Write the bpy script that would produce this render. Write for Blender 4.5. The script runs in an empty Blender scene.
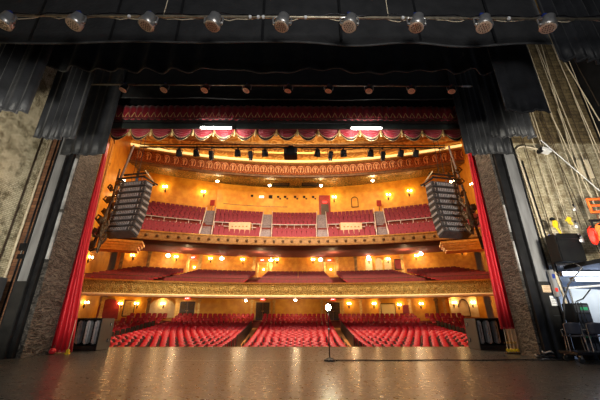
import bpy, bmesh, math, random
from mathutils import Vector, Matrix
random.seed(7)
PI = math.pi
S = bpy.context.scene
COL = S.collection
sin, cos = math.sin, math.cos

# ------------------------------------------------------------------ camera
CAM = Vector((0.2, 0.0, 1.3)); PITCH = math.radians(21.27); F = 308.0
cd = bpy.data.cameras.new('camera'); cam = bpy.data.objects.new('camera', cd); COL.objects.link(cam)
cam.location = CAM; cam.rotation_euler = (PI/2 + PITCH, 0, -0.006)
cd.sensor_width = 36; cd.lens = F/600*36; cd.clip_end = 300
S.camera = cam

def ray(px, py):
    x = (px-300)/F + 0.006; u = (200-py)/F
    return Vector((x, cos(PITCH)-u*sin(PITCH), sin(PITCH)+u*cos(PITCH)))
def at(px, py, Y):
    d = ray(px, py); return CAM + d*(Y/d.y)
def on_curve(px, py, Yc, k):
    d = ray(px, py); t = Yc/d.y
    for _ in range(40):
        X = CAM.x + d.x*t; t = (Yc-k*X*X)/d.y
    return CAM + d*t

# ------------------------------------------------------------------ materials
def new_mat(name):
    m = bpy.data.materials.new(name); m.use_nodes = True
    nt = m.node_tree; b = nt.nodes['Principled BSDF']; return m, nt, b
def mat(name, col, rough=0.6, metal=0.0, col2=None, scale=3.0, bump=0.0, bscale=None, emit=None, es=0, sheen=0, detail=4, stretch=None, spec=None):
    m, nt, b = new_mat(name)
    b.inputs['Base Color'].default_value = (*col, 1); b.inputs['Roughness'].default_value = rough; b.inputs['Metallic'].default_value = metal
    if spec is not None: b.inputs['Specular IOR Level'].default_value = spec
    if sheen: b.inputs['Sheen Weight'].default_value = sheen
    if emit: b.inputs['Emission Color'].default_value = (*emit, 1); b.inputs['Emission Strength'].default_value = es
    tc = nt.nodes.new('ShaderNodeTexCoord'); mp = nt.nodes.new('ShaderNodeMapping'); nt.links.new(tc.outputs['Object'], mp.inputs[0])
    if stretch: mp.inputs['Scale'].default_value = stretch
    if col2 or bump:
        n = nt.nodes.new('ShaderNodeTexNoise'); n.inputs['Scale'].default_value = scale; n.inputs['Detail'].default_value = detail
        nt.links.new(mp.outputs[0], n.inputs['Vector'])
    if col2:
        r = nt.nodes.new('ShaderNodeValToRGB'); r.color_ramp.elements[0].color = (*col, 1); r.color_ramp.elements[1].color = (*col2, 1)
        r.color_ramp.elements[0].position = .35; r.color_ramp.elements[1].position = .65
        nt.links.new(n.outputs['Fac'], r.inputs[0]); nt.links.new(r.outputs[0], b.inputs['Base Color'])
    if bump:
        n2 = nt.nodes.new('ShaderNodeTexNoise'); n2.inputs['Scale'].default_value = bscale or scale*4; n2.inputs['Detail'].default_value = 3
        nt.links.new(mp.outputs[0], n2.inputs['Vector'])
        bp = nt.nodes.new('ShaderNodeBump'); bp.inputs['Strength'].default_value = bump; bp.inputs['Distance'].default_value = .05
        nt.links.new(n2.outputs['Fac'], bp.inputs['Height']); nt.links.new(bp.outputs[0], b.inputs['Normal'])
    return m
def brick_mat(name, c1, c2, mortar, axis='x', stain=(.25, .2, .12), bw=.22, bh=.075, amt=.6, rough=.85, bump=.5):
    m, nt, b = new_mat(name); L = nt.links.new
    tc = nt.nodes.new('ShaderNodeTexCoord'); sp = nt.nodes.new('ShaderNodeSeparateXYZ'); cb = nt.nodes.new('ShaderNodeCombineXYZ')
    L(tc.outputs['Object'], sp.inputs[0]); L(sp.outputs['X' if axis == 'x' else 'Y'], cb.inputs['X']); L(sp.outputs['Z'], cb.inputs['Y'])
    br = nt.nodes.new('ShaderNodeTexBrick'); br.inputs['Scale'].default_value = 1; br.inputs['Brick Width'].default_value = bw; br.inputs['Row Height'].default_value = bh
    br.inputs['Mortar Size'].default_value = .008; br.inputs['Color1'].default_value = (*c1, 1); br.inputs['Color2'].default_value = (*c2, 1); br.inputs['Mortar'].default_value = (*mortar, 1)
    L(cb.outputs[0], br.inputs['Vector'])
    n = nt.nodes.new('ShaderNodeTexNoise'); n.inputs['Scale'].default_value = 1.7; n.inputs['Detail'].default_value = 10; n.inputs['Roughness'].default_value = .85; L(tc.outputs['Object'], n.inputs['Vector'])
    r = nt.nodes.new('ShaderNodeValToRGB'); r.color_ramp.elements[0].position = .47; r.color_ramp.elements[1].position = .58
    r.color_ramp.elements[0].color = (0, 0, 0, 1); r.color_ramp.elements[1].color = (amt, amt, amt, 1); L(n.outputs['Fac'], r.inputs[0])
    mx = nt.nodes.new('ShaderNodeMix'); mx.data_type = 'RGBA'; mx.inputs[7].default_value = (*stain, 1)
    L(r.outputs[0], mx.inputs[0]); L(br.outputs['Color'], mx.inputs[6]); L(mx.outputs[2], b.inputs['Base Color'])
    bp = nt.nodes.new('ShaderNodeBump'); bp.inputs['Strength'].default_value = bump; bp.inputs['Distance'].default_value = .02; bp.invert = True
    L(br.outputs['Fac'], bp.inputs['Height']); L(bp.outputs[0], b.inputs['Normal']); b.inputs['Roughness'].default_value = rough
    return m
def frieze_mat(name, c1, c2, c3, sc=1.6, rough=.45):
    m, nt, b = new_mat(name); L = nt.links.new
    tc = nt.nodes.new('ShaderNodeTexCoord'); v = nt.nodes.new('ShaderNodeTexVoronoi'); v.inputs['Scale'].default_value = sc; v.feature = 'F1'
    L(tc.outputs['Object'], v.inputs['Vector'])
    w = nt.nodes.new('ShaderNodeMath'); w.operation = 'MULTIPLY'; w.inputs[1].default_value = 22; L(v.outputs['Distance'], w.inputs[0])
    s = nt.nodes.new('ShaderNodeMath'); s.operation = 'SINE'; L(w.outputs[0], s.inputs[0])
    r = nt.nodes.new('ShaderNodeValToRGB'); e = r.color_ramp.elements; e[0].color = (*c1, 1); e[1].color = (*c2, 1); e[0].position = .3; e[1].position = .6
    x = e.new(.9); x.color = (*c3, 1)
    a = nt.nodes.new('ShaderNodeMath'); a.operation = 'MULTIPLY_ADD'; a.inputs[1].default_value = .5; a.inputs[2].default_value = .5; L(s.outputs[0], a.inputs[0]); L(a.outputs[0], r.inputs[0])
    L(r.outputs[0], b.inputs['Base Color']); b.inputs['Roughness'].default_value = rough; b.inputs['Metallic'].default_value = .15
    bp = nt.nodes.new('ShaderNodeBump'); bp.inputs['Strength'].default_value = .6; bp.inputs['Distance'].default_value = .05; L(s.outputs[0], bp.inputs['Height']); L(bp.outputs[0], b.inputs['Normal'])
    return m

M = {}
M['stage'] = None
M['gold_wall'] = mat('gold_wall', (.70, .27, .012), .5, 0, (.86, .42, .03), 1.2, .25, 6, detail=8)
M['gold_wall2'] = mat('amber_wall', (.68, .24, .015), .5, 0, (.86, .40, .035), 2.2, .2, 6, detail=8)
M['gold'] = mat('gilt', (.62, .34, .07), .35, .5, (.80, .50, .14), 5, .3, 14)
M['gilt_dark'] = mat('aged_gilt', (.20, .10, .03), .45, .4, (.40, .22, .06), 4, .4, 12)
M['relief_gold'] = mat('relief_gold', (.42, .30, .07), .5, .1, (.60, .44, .13), 6, .3, 14)
M['gilt_mid'] = mat('dull_gilt', (.20, .10, .025), .5, .1, (.32, .18, .05), 5, .3, 12)
M['cream'] = mat('cream_paint', (.78, .58, .28), .5, 0, (.86, .70, .40), 3, .1)
M['board'] = mat('board_cream', (.58, .40, .26), .7, 0, (.68, .50, .34), 3)
M['brown'] = mat('brown_plaster', (.10, .045, .015), .5, 0, (.20, .10, .03), 2, .3, 6)
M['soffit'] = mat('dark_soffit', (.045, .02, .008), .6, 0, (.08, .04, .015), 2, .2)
M['green_gold'] = frieze_mat('green_gold_frieze', (.26, .17, .03), (.44, .32, .07), (.66, .50, .15), 3.4)
M['salmon'] = frieze_mat('salmon_frieze', (.22, .05, .015), (.36, .10, .03), (.46, .16, .05), 1.6)
M['salmon_relief'] = mat('salmon_relief', (.86, .46, .24), .45, .0, (.92, .58, .34), 6)
M['ceil'] = frieze_mat('ceiling_gold', (.50, .24, .04), (.66, .36, .07), (.8, .5, .14), .7)
M['ceil_green'] = frieze_mat('ceiling_olive', (.12, .10, .02), (.30, .20, .05), (.45, .28, .07), .9)
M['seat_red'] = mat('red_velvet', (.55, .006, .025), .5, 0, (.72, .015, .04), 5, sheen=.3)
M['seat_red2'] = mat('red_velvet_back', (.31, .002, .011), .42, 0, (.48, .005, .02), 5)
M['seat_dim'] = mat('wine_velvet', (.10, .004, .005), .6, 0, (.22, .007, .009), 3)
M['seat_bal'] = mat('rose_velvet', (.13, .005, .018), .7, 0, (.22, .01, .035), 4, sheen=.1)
M['seat_bal2'] = mat('rose_velvet_cushion', (.30, .02, .055), .7, 0, (.42, .04, .085), 4, sheen=.2)  # lighter than the backs, so shading between rows is put into the colour
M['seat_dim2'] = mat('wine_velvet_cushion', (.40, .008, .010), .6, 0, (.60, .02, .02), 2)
M['seat_iron'] = mat('seat_iron', (.015, .012, .012), .5, .2, (.03, .025, .02), 8)
M['arm_wood'] = mat('arm_wood', (.09, .03, .012), .4, 0, (.14, .05, .02), 8)
M['carpet'] = mat('red_carpet', (.13, .015, .012), .9, 0, (.18, .03, .02), 9)
M['aisle'] = mat('gold_carpet', (.50, .22, .06), .9, 0, (.62, .32, .10), 9)
M['curtain'] = mat('red_curtain', (.46, .001, .008), .55, 0, (.56, .003, .012), 3, sheen=.1)
M['swag'] = mat('burgundy_swag', (.28, .004, .013), .5, 0, (.38, .01, .025), 3, sheen=.4)
M['swag_trim'] = mat('red_pleats', (.20, .003, .010), .6, 0, (.30, .007, .02), 3, sheen=.2)
M['fringe'] = mat('dark_fringe', (.02, .008, .006), .8, 0, (.05, .02, .01), 20)
M['goldbraid'] = mat('gold_braid', (.75, .50, .18), .4, .3, (.9, .65, .3), 12)
M['black_cloth'] = mat('black_drape', (.009, .0095, .011), .8, 0, (.02, .02, .022), 2, .3, 9, sheen=.10)
M['black_cloth2'] = mat('black_border_cloth', (.006, .006, .007), .85, 0, (.012, .012, .013), 2, .2, 6, sheen=.12)
M['leg_cloth'] = mat('black_velour', (.008, .0085, .010), .5, 0, (.022, .023, .027), 1.5, .3, 9, sheen=.12, spec=.3)
M['hem'] = mat('grey_hem', (.05, .05, .05), .8, 0, (.09, .09, .09), 3)
M['pelmet'] = mat('pelmet_dark_green', (.012, .016, .014), .6, 0, (.022, .028, .025), 3)
M['black'] = mat('black_paint', (.006, .006, .007), .6, 0, (.012, .012, .013), 3, spec=.2)
M['black_metal'] = mat('black_metal', (.012, .012, .014), .35, .6, (.025, .025, .03), 6)
M['grey_panel'] = mat('grey_panel', (.030, .031, .033), .55, .1, (.055, .056, .06), 1.2, .1, detail=8)
M['post'] = mat('grey_post', (.13, .13, .133), .6, .1, (.24, .24, .245), 1.5, .2, 10, detail=8, stretch=(3, 3, .4))
M['dark_post'] = mat('dark_post', (.012, .012, .012), .5, .0, (.026, .025, .024), 1.5, .1, detail=8, spec=.2)
M['steel'] = mat('steel', (.35, .34, .33), .35, .8, (.5, .48, .46), 8)
M['pipe'] = mat('batten_pipe', (.28, .24, .18), .4, .6, (.5, .42, .3), 6)
M['white_strip'] = mat('white_strip', (.62, .62, .62), .5, 0, (.8, .8, .8), 4)
M['strip_grey'] = mat('worn_grey_strip', (.20, .20, .20), .6, 0, (.42, .42, .42), 2.5)
M['wood'] = brick_mat('brown_boards', (.16, .065, .03), (.28, .13, .06), (.03, .015, .01), 'x', (.08, .04, .02), 1.6, .16, .7)
M['brick_left'] = brick_mat('pale_brick', (.60, .53, .36), (.74, .67, .48), (.26, .21, .13), 'y', (.10, .075, .03), .22, .075, .9)
M['brick_front'] = brick_mat('pale_brick_front', (.58, .49, .31), (.74, .66, .46), (.24, .18, .10), 'x', (.16, .10, .04), .22, .075, .8)
M['brick_upper'] = brick_mat('brown_brick', (.16, .11, .05), (.26, .19, .09), (.02, .014, .008), 'x', (.03, .02, .01), .5, .2, .7)
M['prosc'] = None
M['spk'] = mat('speaker_grey', (.026, .027, .030), .5, .1, (.05, .052, .056), 4, .15, 40)
M['spk_rear'] = mat('speaker_rear', (.22, .225, .24), .45, .2, (.36, .365, .38), 6)
M['spk_case'] = mat('case_grey_green', (.065, .062, .055), .5, 0, (.085, .082, .072), 2, .1, 30)
M['maroon'] = mat('maroon_rope', (.022, .003, .002), .8, 0, (.04, .006, .004), 20)
M['blue'] = mat('blue_plastic', (.01, .03, .22), .4); M['case'] = mat('black_case', (.003, .003, .0035), .6, 0, (.006, .006, .006), 3, spec=.15); M['orange'] = mat('orange_webbing', (.85, .10, .01), .6, 0, (.95, .18, .02), 8)
M['redcable'] = mat('red_cable', (.65, .02, .005), .45); M['yellow'] = mat('yellow_plastic', (.80, .52, .02), .45)
M['rope'] = mat('pale_rope', (.55, .46, .32), .8, 0, (.68, .58, .42), 20); M['rope_dark'] = mat('dark_rope', (.05, .03, .015), .8)
M['white'] = mat('white_sheet', (.75, .75, .74), .6); M['bluegrey'] = mat('pale_blue_board', (.40, .48, .60), .45, 0, (.5, .58, .7), 2)
M['chair_grey'] = mat('blue_grey_plastic', (.045, .05, .075), .4); M['green'] = mat('green_plastic', (.01, .30, .10), .4)
M['bronze'] = mat('bronze', (.05, .028, .012), .45, .6, (.12, .07, .03), 9, .4, 20)
M['bulb'] = mat('warm_bulb', (1, .8, .5), .5, emit=(1, .72, .34), es=30)
M['bulb_soft'] = mat('warm_shade', (1, .8, .5), .5, emit=(1, .62, .25), es=9)
M['down'] = mat('down_light', (1, .9, .7), .5, emit=(1, .86, .62), es=30)
M['ghost'] = mat('ghost_bulb', (1, 1, .8), .5, emit=(1, .93, .62), es=90)
M['tube'] = mat('fluorescent_tube', (1, 1, 1), .5, emit=(1, .98, .93), es=22)
M['tube_blue'] = mat('cool_tube', (.9, .95, 1), .5, emit=(.72, .80, 1), es=9)
M['exit'] = mat('exit_red', (.8, .02, .02), .5, emit=(1, .04, .03), es=2.5)
M['exit_letters'] = mat('exit_letters', (1, .8, .7), .5, emit=(1, .7, .6), es=5)
M['lens'] = mat('par_lens', (.60, .42, .30), .3, 0, (.75, .56, .42), 30)
M['lens_dot'] = mat('lens_cells', (.10, .05, .04), .3)
M['lens_small'] = mat('small_lens', (.95, .58, .38), .3)
M['door'] = mat('door_wood', (.045, .022, .012), .4, 0, (.08, .04, .02), 5, stretch=(4, 4, .6))
M['brass'] = mat('brass', (.75, .5, .15), .3, .8)
M['poster'] = mat('yellow_poster', (1, .80, .28), .5); M['red_panel'] = mat('red_panel', (.26, .012, .010), .5, 0, (.36, .025, .015), 2)
M['rail_grey'] = mat('rail_grey', (.55, .50, .52), .5, .2, (.68, .62, .64), 4); M['step'] = mat('grey_step', (.17, .15, .18), .7, 0, (.27, .24, .28), 6)
M['window_dark'] = mat('booth_glass', (.02, .015, .012), .15)

# stage floor: worn dark hardboard, satin
m, nt, b = new_mat('stage_floor'); L = nt.links.new
tc = nt.nodes.new('ShaderNodeTexCoord'); mp = nt.nodes.new('ShaderNodeMapping'); mp.inputs['Scale'].default_value = (1, 2.2, 1); L(tc.outputs['Object'], mp.inputs[0])
n1 = nt.nodes.new('ShaderNodeTexNoise'); n1.inputs['Scale'].default_value = 1.8; n1.inputs['Detail'].default_value = 9; n1.inputs['Roughness'].default_value = .7; L(mp.outputs[0], n1.inputs['Vector'])
r = nt.nodes.new('ShaderNodeValToRGB'); r.color_ramp.elements[0].color = (.017, .017, .017, 1); r.color_ramp.elements[1].color = (.064, .061, .058, 1); r.color_ramp.elements[0].position = .35; r.color_ramp.elements[1].position = .68
L(n1.outputs['Fac'], r.inputs[0])
br = nt.nodes.new('ShaderNodeTexBrick'); br.inputs['Scale'].default_value = 1; br.inputs['Brick Width'].default_value = 2.44; br.inputs['Row Height'].default_value = 1.22; br.inputs['Mortar Size'].default_value = .008
br.inputs['Color1'].default_value = (.9, .9, .9, 1); br.inputs['Color2'].default_value = (1, 1, 1, 1); br.inputs['Mortar'].default_value = (.35, .35, .35, 1); L(tc.outputs['Object'], br.inputs['Vector'])
mx = nt.nodes.new('ShaderNodeMix'); mx.data_type = 'RGBA'; mx.blend_type = 'MULTIPLY'; mx.inputs[0].default_value = 1; L(r.outputs[0], mx.inputs[6]); L(br.outputs['Color'], mx.inputs[7]); L(mx.outputs[2], b.inputs['Base Color'])
n2 = nt.nodes.new('ShaderNodeTexNoise'); n2.inputs['Scale'].default_value = 9; n2.inputs['Detail'].default_value = 6; L(tc.outputs['Object'], n2.inputs['Vector'])
mr = nt.nodes.new('ShaderNodeMapRange'); mr.inputs['To Min'].default_value = .16; mr.inputs['To Max'].default_value = .44; L(n2.outputs['Fac'], mr.inputs['Value']); L(mr.outputs[0], b.inputs['Roughness'])
n3 = nt.nodes.new('ShaderNodeTexNoise'); n3.inputs['Scale'].default_value = 24; n3.inputs['Detail'].default_value = 6; L(mp.outputs[0], n3.inputs['Vector'])
bp = nt.nodes.new('ShaderNodeBump'); bp.inputs['Strength'].default_value = .10; bp.inputs['Distance'].default_value = .010; L(n3.outputs['Fac'], bp.inputs['Height']); L(bp.outputs[0], b.inputs['Normal'])
M['stage'] = m

# rough black fireproofing of the proscenium reveals
m, nt, b = new_mat('rough_black_render'); L = nt.links.new
tc = nt.nodes.new('ShaderNodeTexCoord'); mp = nt.nodes.new('ShaderNodeMapping'); mp.inputs['Scale'].default_value = (1, .55, 1.5); L(tc.outputs['Object'], mp.inputs[0])
n1 = nt.nodes.new('ShaderNodeTexNoise'); n1.inputs['Scale'].default_value = 5.5; n1.inputs['Detail'].default_value = 6; n1.inputs['Roughness'].default_value = .6; n1.inputs['Distortion'].default_value = 1.5; L(mp.outputs[0], n1.inputs['Vector'])
r = nt.nodes.new('ShaderNodeValToRGB'); r.color_ramp.elements[0].color = (.012, .010, .009, 1); r.color_ramp.elements[1].color = (.13, .115, .10, 1); r.color_ramp.elements[0].position = .42; r.color_ramp.elements[1].position = .66
L(n1.outputs['Fac'], r.inputs[0]); L(r.outputs[0], b.inputs['Base Color']); b.inputs['Roughness'].default_value = .5
bp = nt.nodes.new('ShaderNodeBump'); bp.inputs['Strength'].default_value = 1; bp.inputs['Distance'].default_value = .12; L(n1.outputs['Fac'], bp.inputs['Height']); L(bp.outputs[0], b.inputs['Normal'])
M['prosc'] = m

# ------------------------------------------------------------------ mesh builder
class MB:
    def __init__(s): s.v = []; s.f = []; s.m = []; s.mi = 0
    def add(s, vs, fs):
        o = len(s.v); s.v += [tuple(p) for p in vs]; s.f += [tuple(i+o for i in f) for f in fs]; s.m += [s.mi]*len(fs); return s
    def box(s, c, d, R=None, ch=0):
        c = Vector(c); hx, hy, hz = d[0]/2, d[1]/2, d[2]/2
        if ch:  # chamfered along the vertical and horizontal edges
            bm = bmesh.new(); bmesh.ops.create_cube(bm, size=1)
            for v in bm.verts: v.co = Vector((v.co.x*d[0], v.co.y*d[1], v.co.z*d[2]))
            bmesh.ops.bevel(bm, geom=bm.edges[:], offset=ch, segments=2, affect='EDGES')
            bm.verts.index_update(); P = [v.co.copy() for v in bm.verts]; fs = [[v.index for v in f.verts] for f in bm.faces]; bm.free()
        else:
            P = [Vector((x*hx, y*hy, z*hz)) for z in (-1, 1) for y in (-1, 1) for x in (-1, 1)]
            fs = [(0, 2, 3, 1), (4, 5, 7, 6), (0, 1, 5, 4), (2, 6, 7, 3), (0, 4, 6, 2), (1, 3, 7, 5)]
        if R is not None: P = [R @ p for p in P]
        return s.add([c+p for p in P], fs)
    def box2(s, a, b, ch=0):
        return s.box([(a[i]+b[i])/2 for i in range(3)], [abs(b[i]-a[i]) for i in range(3)], ch=ch)
    def tube(s, pts, r, n=8, cap=True):
        pts = [Vector(p) for p in pts]; rings = []
        rr = r if isinstance(r, (list, tuple)) else [r]*len(pts)
        up = None
        for i, p in enumerate(pts):
            t = (pts[min(i+1, len(pts)-1)]-pts[max(i-1, 0)]).normalized()
            if up is None or abs(up.dot(t)) > .95: up = Vector((0, 0, 1)) if abs(t.z) < .9 else Vector((1, 0, 0))
            a = t.cross(up).normalized(); b_ = t.cross(a); up = b_*-1 if b_.dot(up) < 0 else b_
            rings.append([p + (a*cos(2*PI*j/n)+b_*sin(2*PI*j/n))*rr[i] for j in range(n)])
        vs = [q for R in rings for q in R]; fs = []
        for i in range(len(pts)-1):
            for j in range(n): fs.append((i*n+j, i*n+(j+1) % n, (i+1)*n+(j+1) % n, (i+1)*n+j))
        if cap: fs.append(tuple(range(n))[::-1]); fs.append(tuple((len(pts)-1)*n+j for j in range(n)))
        return s.add(vs, fs)
    def lathe(s, c, prof, n=16, R=None):
        c = Vector(c); vs = []; fs = []
        for (r, z) in prof:
            for j in range(n):
                p = Vector((r*cos(2*PI*j/n), r*sin(2*PI*j/n), z)); vs.append(c+(R @ p if R is not None else p))
        for i in range(len(prof)-1):
            for j in range(n): fs.append((i*n+j, i*n+(j+1) % n, (i+1)*n+(j+1) % n, (i+1)*n+j))
        fs.append(tuple(range(n))[::-1]); fs.append(tuple((len(prof)-1)*n+j for j in range(n)))
        return s.add(vs, fs)
    def ball(s, c, r, n=10, sc=(1, 1, 1)):
        prof = [(max(1e-4, r*sin(PI*i/6)), -r*cos(PI*i/6)*1) for i in range(7)]
        o = len(s.v); s.lathe((0, 0, 0), prof, n)
        for i in range(o, len(s.v)): s.v[i] = (c[0]+s.v[i][0]*sc[0], c[1]+s.v[i][1]*sc[1], c[2]+s.v[i][2]*sc[2])
        return s
    def prism(s, poly, d):  # poly of 3D points, extruded by vector d
        n = len(poly); P = [Vector(p) for p in poly]; d = Vector(d)
        fs = [tuple(range(n))[::-1], tuple(n+i for i in range(n))]+[(i, (i+1) % n, n+(i+1) % n, n+i) for i in range(n)]
        return s.add(P+[p+d for p in P], fs)
    def sweep(s, prof, x0, x1, k, n=24, closed=True):  # profile (s,z) swept along the house curve Y = s - k X^2
        m_ = len(prof); vs = []; fs = []
        for i in range(n+1):
            X = x0+(x1-x0)*i/n
            for (a, z) in prof: vs.append((X, a-k*X*X, z))
        q = m_ if closed else m_-1
        for i in range(n):
            for j in range(q): fs.append((i*m_+j, i*m_+(j+1) % m_, (i+1)*m_+(j+1) % m_, (i+1)*m_+j))
        if closed: fs.append(tuple(range(m_))[::-1]); fs.append(tuple(n*m_+j for j in range(m_)))
        return s.add(vs, fs)
    def grid(s, fn, nu, nv):
        vs = [fn(i/nu, j/nv) for j in range(nv+1) for i in range(nu+1)]
        fs = [(j*(nu+1)+i, j*(nu+1)+i+1, (j+1)*(nu+1)+i+1, (j+1)*(nu+1)+i) for j in range(nv) for i in range(nu)]
        return s.add(vs, fs)
    def build(s, name, mats, parent=None, smooth=False, solid=0, loc=None):
        me = bpy.data.meshes.new(name); me.from_pydata(s.v, [], s.f)
        if not isinstance(mats, (list, tuple)): mats = [mats]
        for q in mats: me.materials.append(q)
        if len(mats) > 1: me.polygons.foreach_set('material_index', s.m)
        if smooth: me.polygons.foreach_set('use_smooth', [True]*len(me.polygons))
        me.update()
        bm = bmesh.new(); bm.from_mesh(me); bmesh.ops.recalc_face_normals(bm, faces=bm.faces[:]); bm.to_mesh(me); bm.free()
        o = bpy.data.objects.new(name, me); COL.objects.link(o)
        if parent is not None: o.parent = parent
        if loc: o.location = loc
        if solid:
            md = o.modifiers.new('solid', 'SOLIDIFY'); md.thickness = solid; md.offset = 0
        if smooth and not solid:
            pass
        return o
def RX(a): return Matrix.Rotation(a, 3, 'X')
def RY(a): return Matrix.Rotation(a, 3, 'Y')
def RZ(a): return Matrix.Rotation(a, 3, 'Z')
def tag(o, label, cat, group=None, kind=None):
    o['label'] = label; o['category'] = cat
    if group: o['group'] = group
    if kind: o['kind'] = kind
    return o
def empty(name, loc, label, cat, group=None, rz=0):
    o = bpy.data.objects.new(name, None); COL.objects.link(o); o.location = loc; o.rotation_euler = (0, 0, rz); o.empty_display_size = .2
    return tag(o, label, cat, group)
def struct(o, label=None, cat=None):
    o['kind'] = 'structure'
    if label: o['label'] = label; o['category'] = cat
    return o
def copy_tree(o, parent=None):
    c = o.copy(); COL.objects.link(c); c.parent = parent
    for ch in o.children: copy_tree(ch, c)
    return c
ORD = ['zeroth', 'first', 'second', 'third', 'fourth', 'fifth', 'sixth', 'seventh', 'eighth', 'ninth', 'tenth', 'eleventh', 'twelfth', 'thirteenth', 'fourteenth', 'fifteenth', 'sixteenth', 'seventeenth', 'eighteenth', 'nineteenth', 'twentieth'] + ['twenty-'+x for x in ('first', 'second', 'third', 'fourth', 'fifth', 'sixth', 'seventh', 'eighth', 'ninth')] + ['thirtieth']+['thirty-'+x for x in ('first', 'second', 'third', 'fourth', 'fifth', 'sixth', 'seventh', 'eighth', 'ninth')]+['fortieth']
def light(name, kind, loc, power, col=(1, 1, 1), size=.1, rot=None, sy=None, spot=None, blend=.5, target=None):
    ld = bpy.data.lights.new(name, kind); ld.energy = power; ld.color = col
    if kind == 'AREA':
        ld.size = size
        if sy: ld.shape = 'RECTANGLE'; ld.size_y = sy
    else: ld.shadow_soft_size = size
    if spot: ld.spot_size = spot; ld.spot_blend = blend
    o = bpy.data.objects.new(name, ld); COL.objects.link(o); o.location = loc
    if rot: o.rotation_euler = rot
    if target: o.rotation_euler = (Vector(target)-Vector(loc)).to_track_quat('-Z', 'Y').to_euler()
    return o

K = .012
# ================================================================== SETTING: STAGE HOUSE
struct(MB().box2((-13.5, -6, -.3), (14.5, 12.6, 0)).build('floor', M['stage']))
f2 = MB(); f2.box2((-10.3, 12.6, -.3), (10.1, 17.5, 0)); struct(f2.build('floor_apron', M['stage']))
struct(MB().box2((-10.3, 17.5, -1.3), (10.1, 17.6, .012)).build('trim_1', M['gilt_dark']))
# side brick walls
struct(MB().box2((-12.1, -6, 0), (-11.7, 12.95, 17)).build('wall_left', M['brick_left']))
struct(MB().box2((-11.7, 12.9, 0), (-10.2, 13.3, 17)).build('wall_boarded', M['wood']))
wr = MB(); wr.box2((10.35, 12.9, 3.45), (15, 13.3, 9.3)); struct(wr.build('wall_right', M['brick_front']))
struct(MB().box2((10.35, 12.9, 9.3), (15, 13.3, 17)).build('wall_right_upper', M['brick_upper']))
# proscenium: reveals and header
struct(MB().box2((-10.15, 12.6, 0), (-9.9, 14.0, 17)).build('wall_proscenium_left', M['prosc']))
struct(MB().box2((9.1, 12.55, 0), (10.3, 13.65, 17)).build('wall_proscenium_right', M['prosc']))
struct(MB().box2((-9.9, 13.35, 11.6), (9.1, 13.64, 17)).build('wall_proscenium_header', M['black']))

# posts beside the proscenium
def post(x0, x1, y, top, label, sgn):
    t = empty('tormentor_post', ((x0+x1)/2, y, 0), label, 'post')
    w = abs(x1-x0)
    MB().box((0, 0, top/2), (w, .14, top), ch=.01).build('post_panel', M['post' if sgn else 'post'], t)
    MB().box((0, -.09, 1.35), (w+.02, .04, 2.7), ch=.006).build('kick_panel', M['dark_post'], t)
    e = MB(); e.box((-w/2-.03, 0, top/2), (.05, .22, top)); e.build('edge_rail', M['black'], t)
    e = MB(); e.box((w/2+.03, 0, top/2), (.05, .22, top)); e.build('edge_rail', M['black'], t)
    return t
pl = post(-10.70, -10.30, 12.4, 9.5, 'tall grey metal post beside the boarded brick wall on the left', True)
pr = post(9.58, 10.08, 12.4, 9.5, 'tall grey metal post with paper notices beside right brick wall', True)
for (z, w, c) in ((2.42, .34, 'board'), (1.98, .24, 'white')):
    s_ = MB().box((-.02 if c == 'board' else .12, -.125, z), (w, .008, .36 if c == 'white' else .26)).build('paper_notice', M[c], pr)
    q = MB()
    for i in range(4): q.box((-.02 if c == 'board' else .12, -.131, z-.09+i*.055), (w*.7, .002, .012))
    q.build('printed_lines', M['rope_dark'], s_)
MB().box((.1, -.125, 1.45), (.28, .008, .03)).build('tape', M['grey_panel'], pr)
# black gap boards beside posts
struct(MB().box2((-10.24, 12.42, 0), (-10.08, 12.58, 10)).build('trim_2', M['black']))
struct(MB().box2((9.2, 12.38, 0), (9.5, 12.54, 10)).build('trim_3', M['black']))
# pale vertical strips at the edge of the textured reveals
def strip(x, z0, z1, lab):
    w_ = .055 if x < 0 else .028; y_ = 12.6 if x < 0 else 12.55
    tag(MB().box2((x-w_, y_-.06, z0), (x+w_, y_-.001, z1)).build('edge_strip', M['strip_grey']), lab, 'strip')
for x, a, b_, l in ((-9.99, 3.6, 5.6, 'lower pale vertical strip on the black left proscenium edge'), (-9.99, 5.75, 8.2, 'upper pale vertical strip on the black left proscenium edge'),
                    (9.14, 3.15, 4.35, 'lower thin pale strip on the black right proscenium edge'), (9.14, 4.75, 5.95, 'upper thin pale strip on the black right proscenium edge')):
    strip(x, a, b_, l)

# left wing: conduits and cabinet
def conduit(pts, r, m_, lab, name='conduit'):
    return tag(MB().tube(pts, r, 8).build(name, m_, smooth=True), lab, 'pipe')
conduit([(-11.64, 12.3, 3), (-11.64, 12.3, 9.2)], .03, M['rope_dark'], 'thin dark conduit running up the pale brick wall on the left')
conduit([(-11.6, 12.75, 0), (-11.6, 12.75, 9.4)], .05, M['rope'], 'cream painted pipe beside the brown boards on the left')
conduit([(-11.35, 12.84, 0), (-11.35, 12.84, 9.8)], .035, M['black_metal'], 'black pipe in front of the brown boards on the left')
jb = empty('junction_box', (-11.2, 12.82, 4.0), 'black junction box with pipes on the brown boards', 'electrical box')
MB().box((0, 0, .15), (.5, .14, .3), ch=.01).build('box_body', M['black'], jb); MB().box((0, -.02, -.25), (.42, .1, .2), ch=.01).build('lower_box', M['black_metal'], jb)
for sx in (-.12, .12): MB().tube([(sx, -.02, -.15), (sx, -.02, 0)], .02).build('pipe_nipple', M['steel'], jb)
cb = empty('electrical_cabinet', (-11.32, 11.95, 0), 'large dark grey cabinet against the left brick wall', 'cabinet')
MB().box((0, 0, 1.45), (.74, .5, 2.7), ch=.015).build('cabinet_body', M['grey_panel'], cb)
MB().box((0, -.26, 1.45), (.66, .02, 2.6), ch=.005).build('door', M['grey_panel'], cb)
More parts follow.
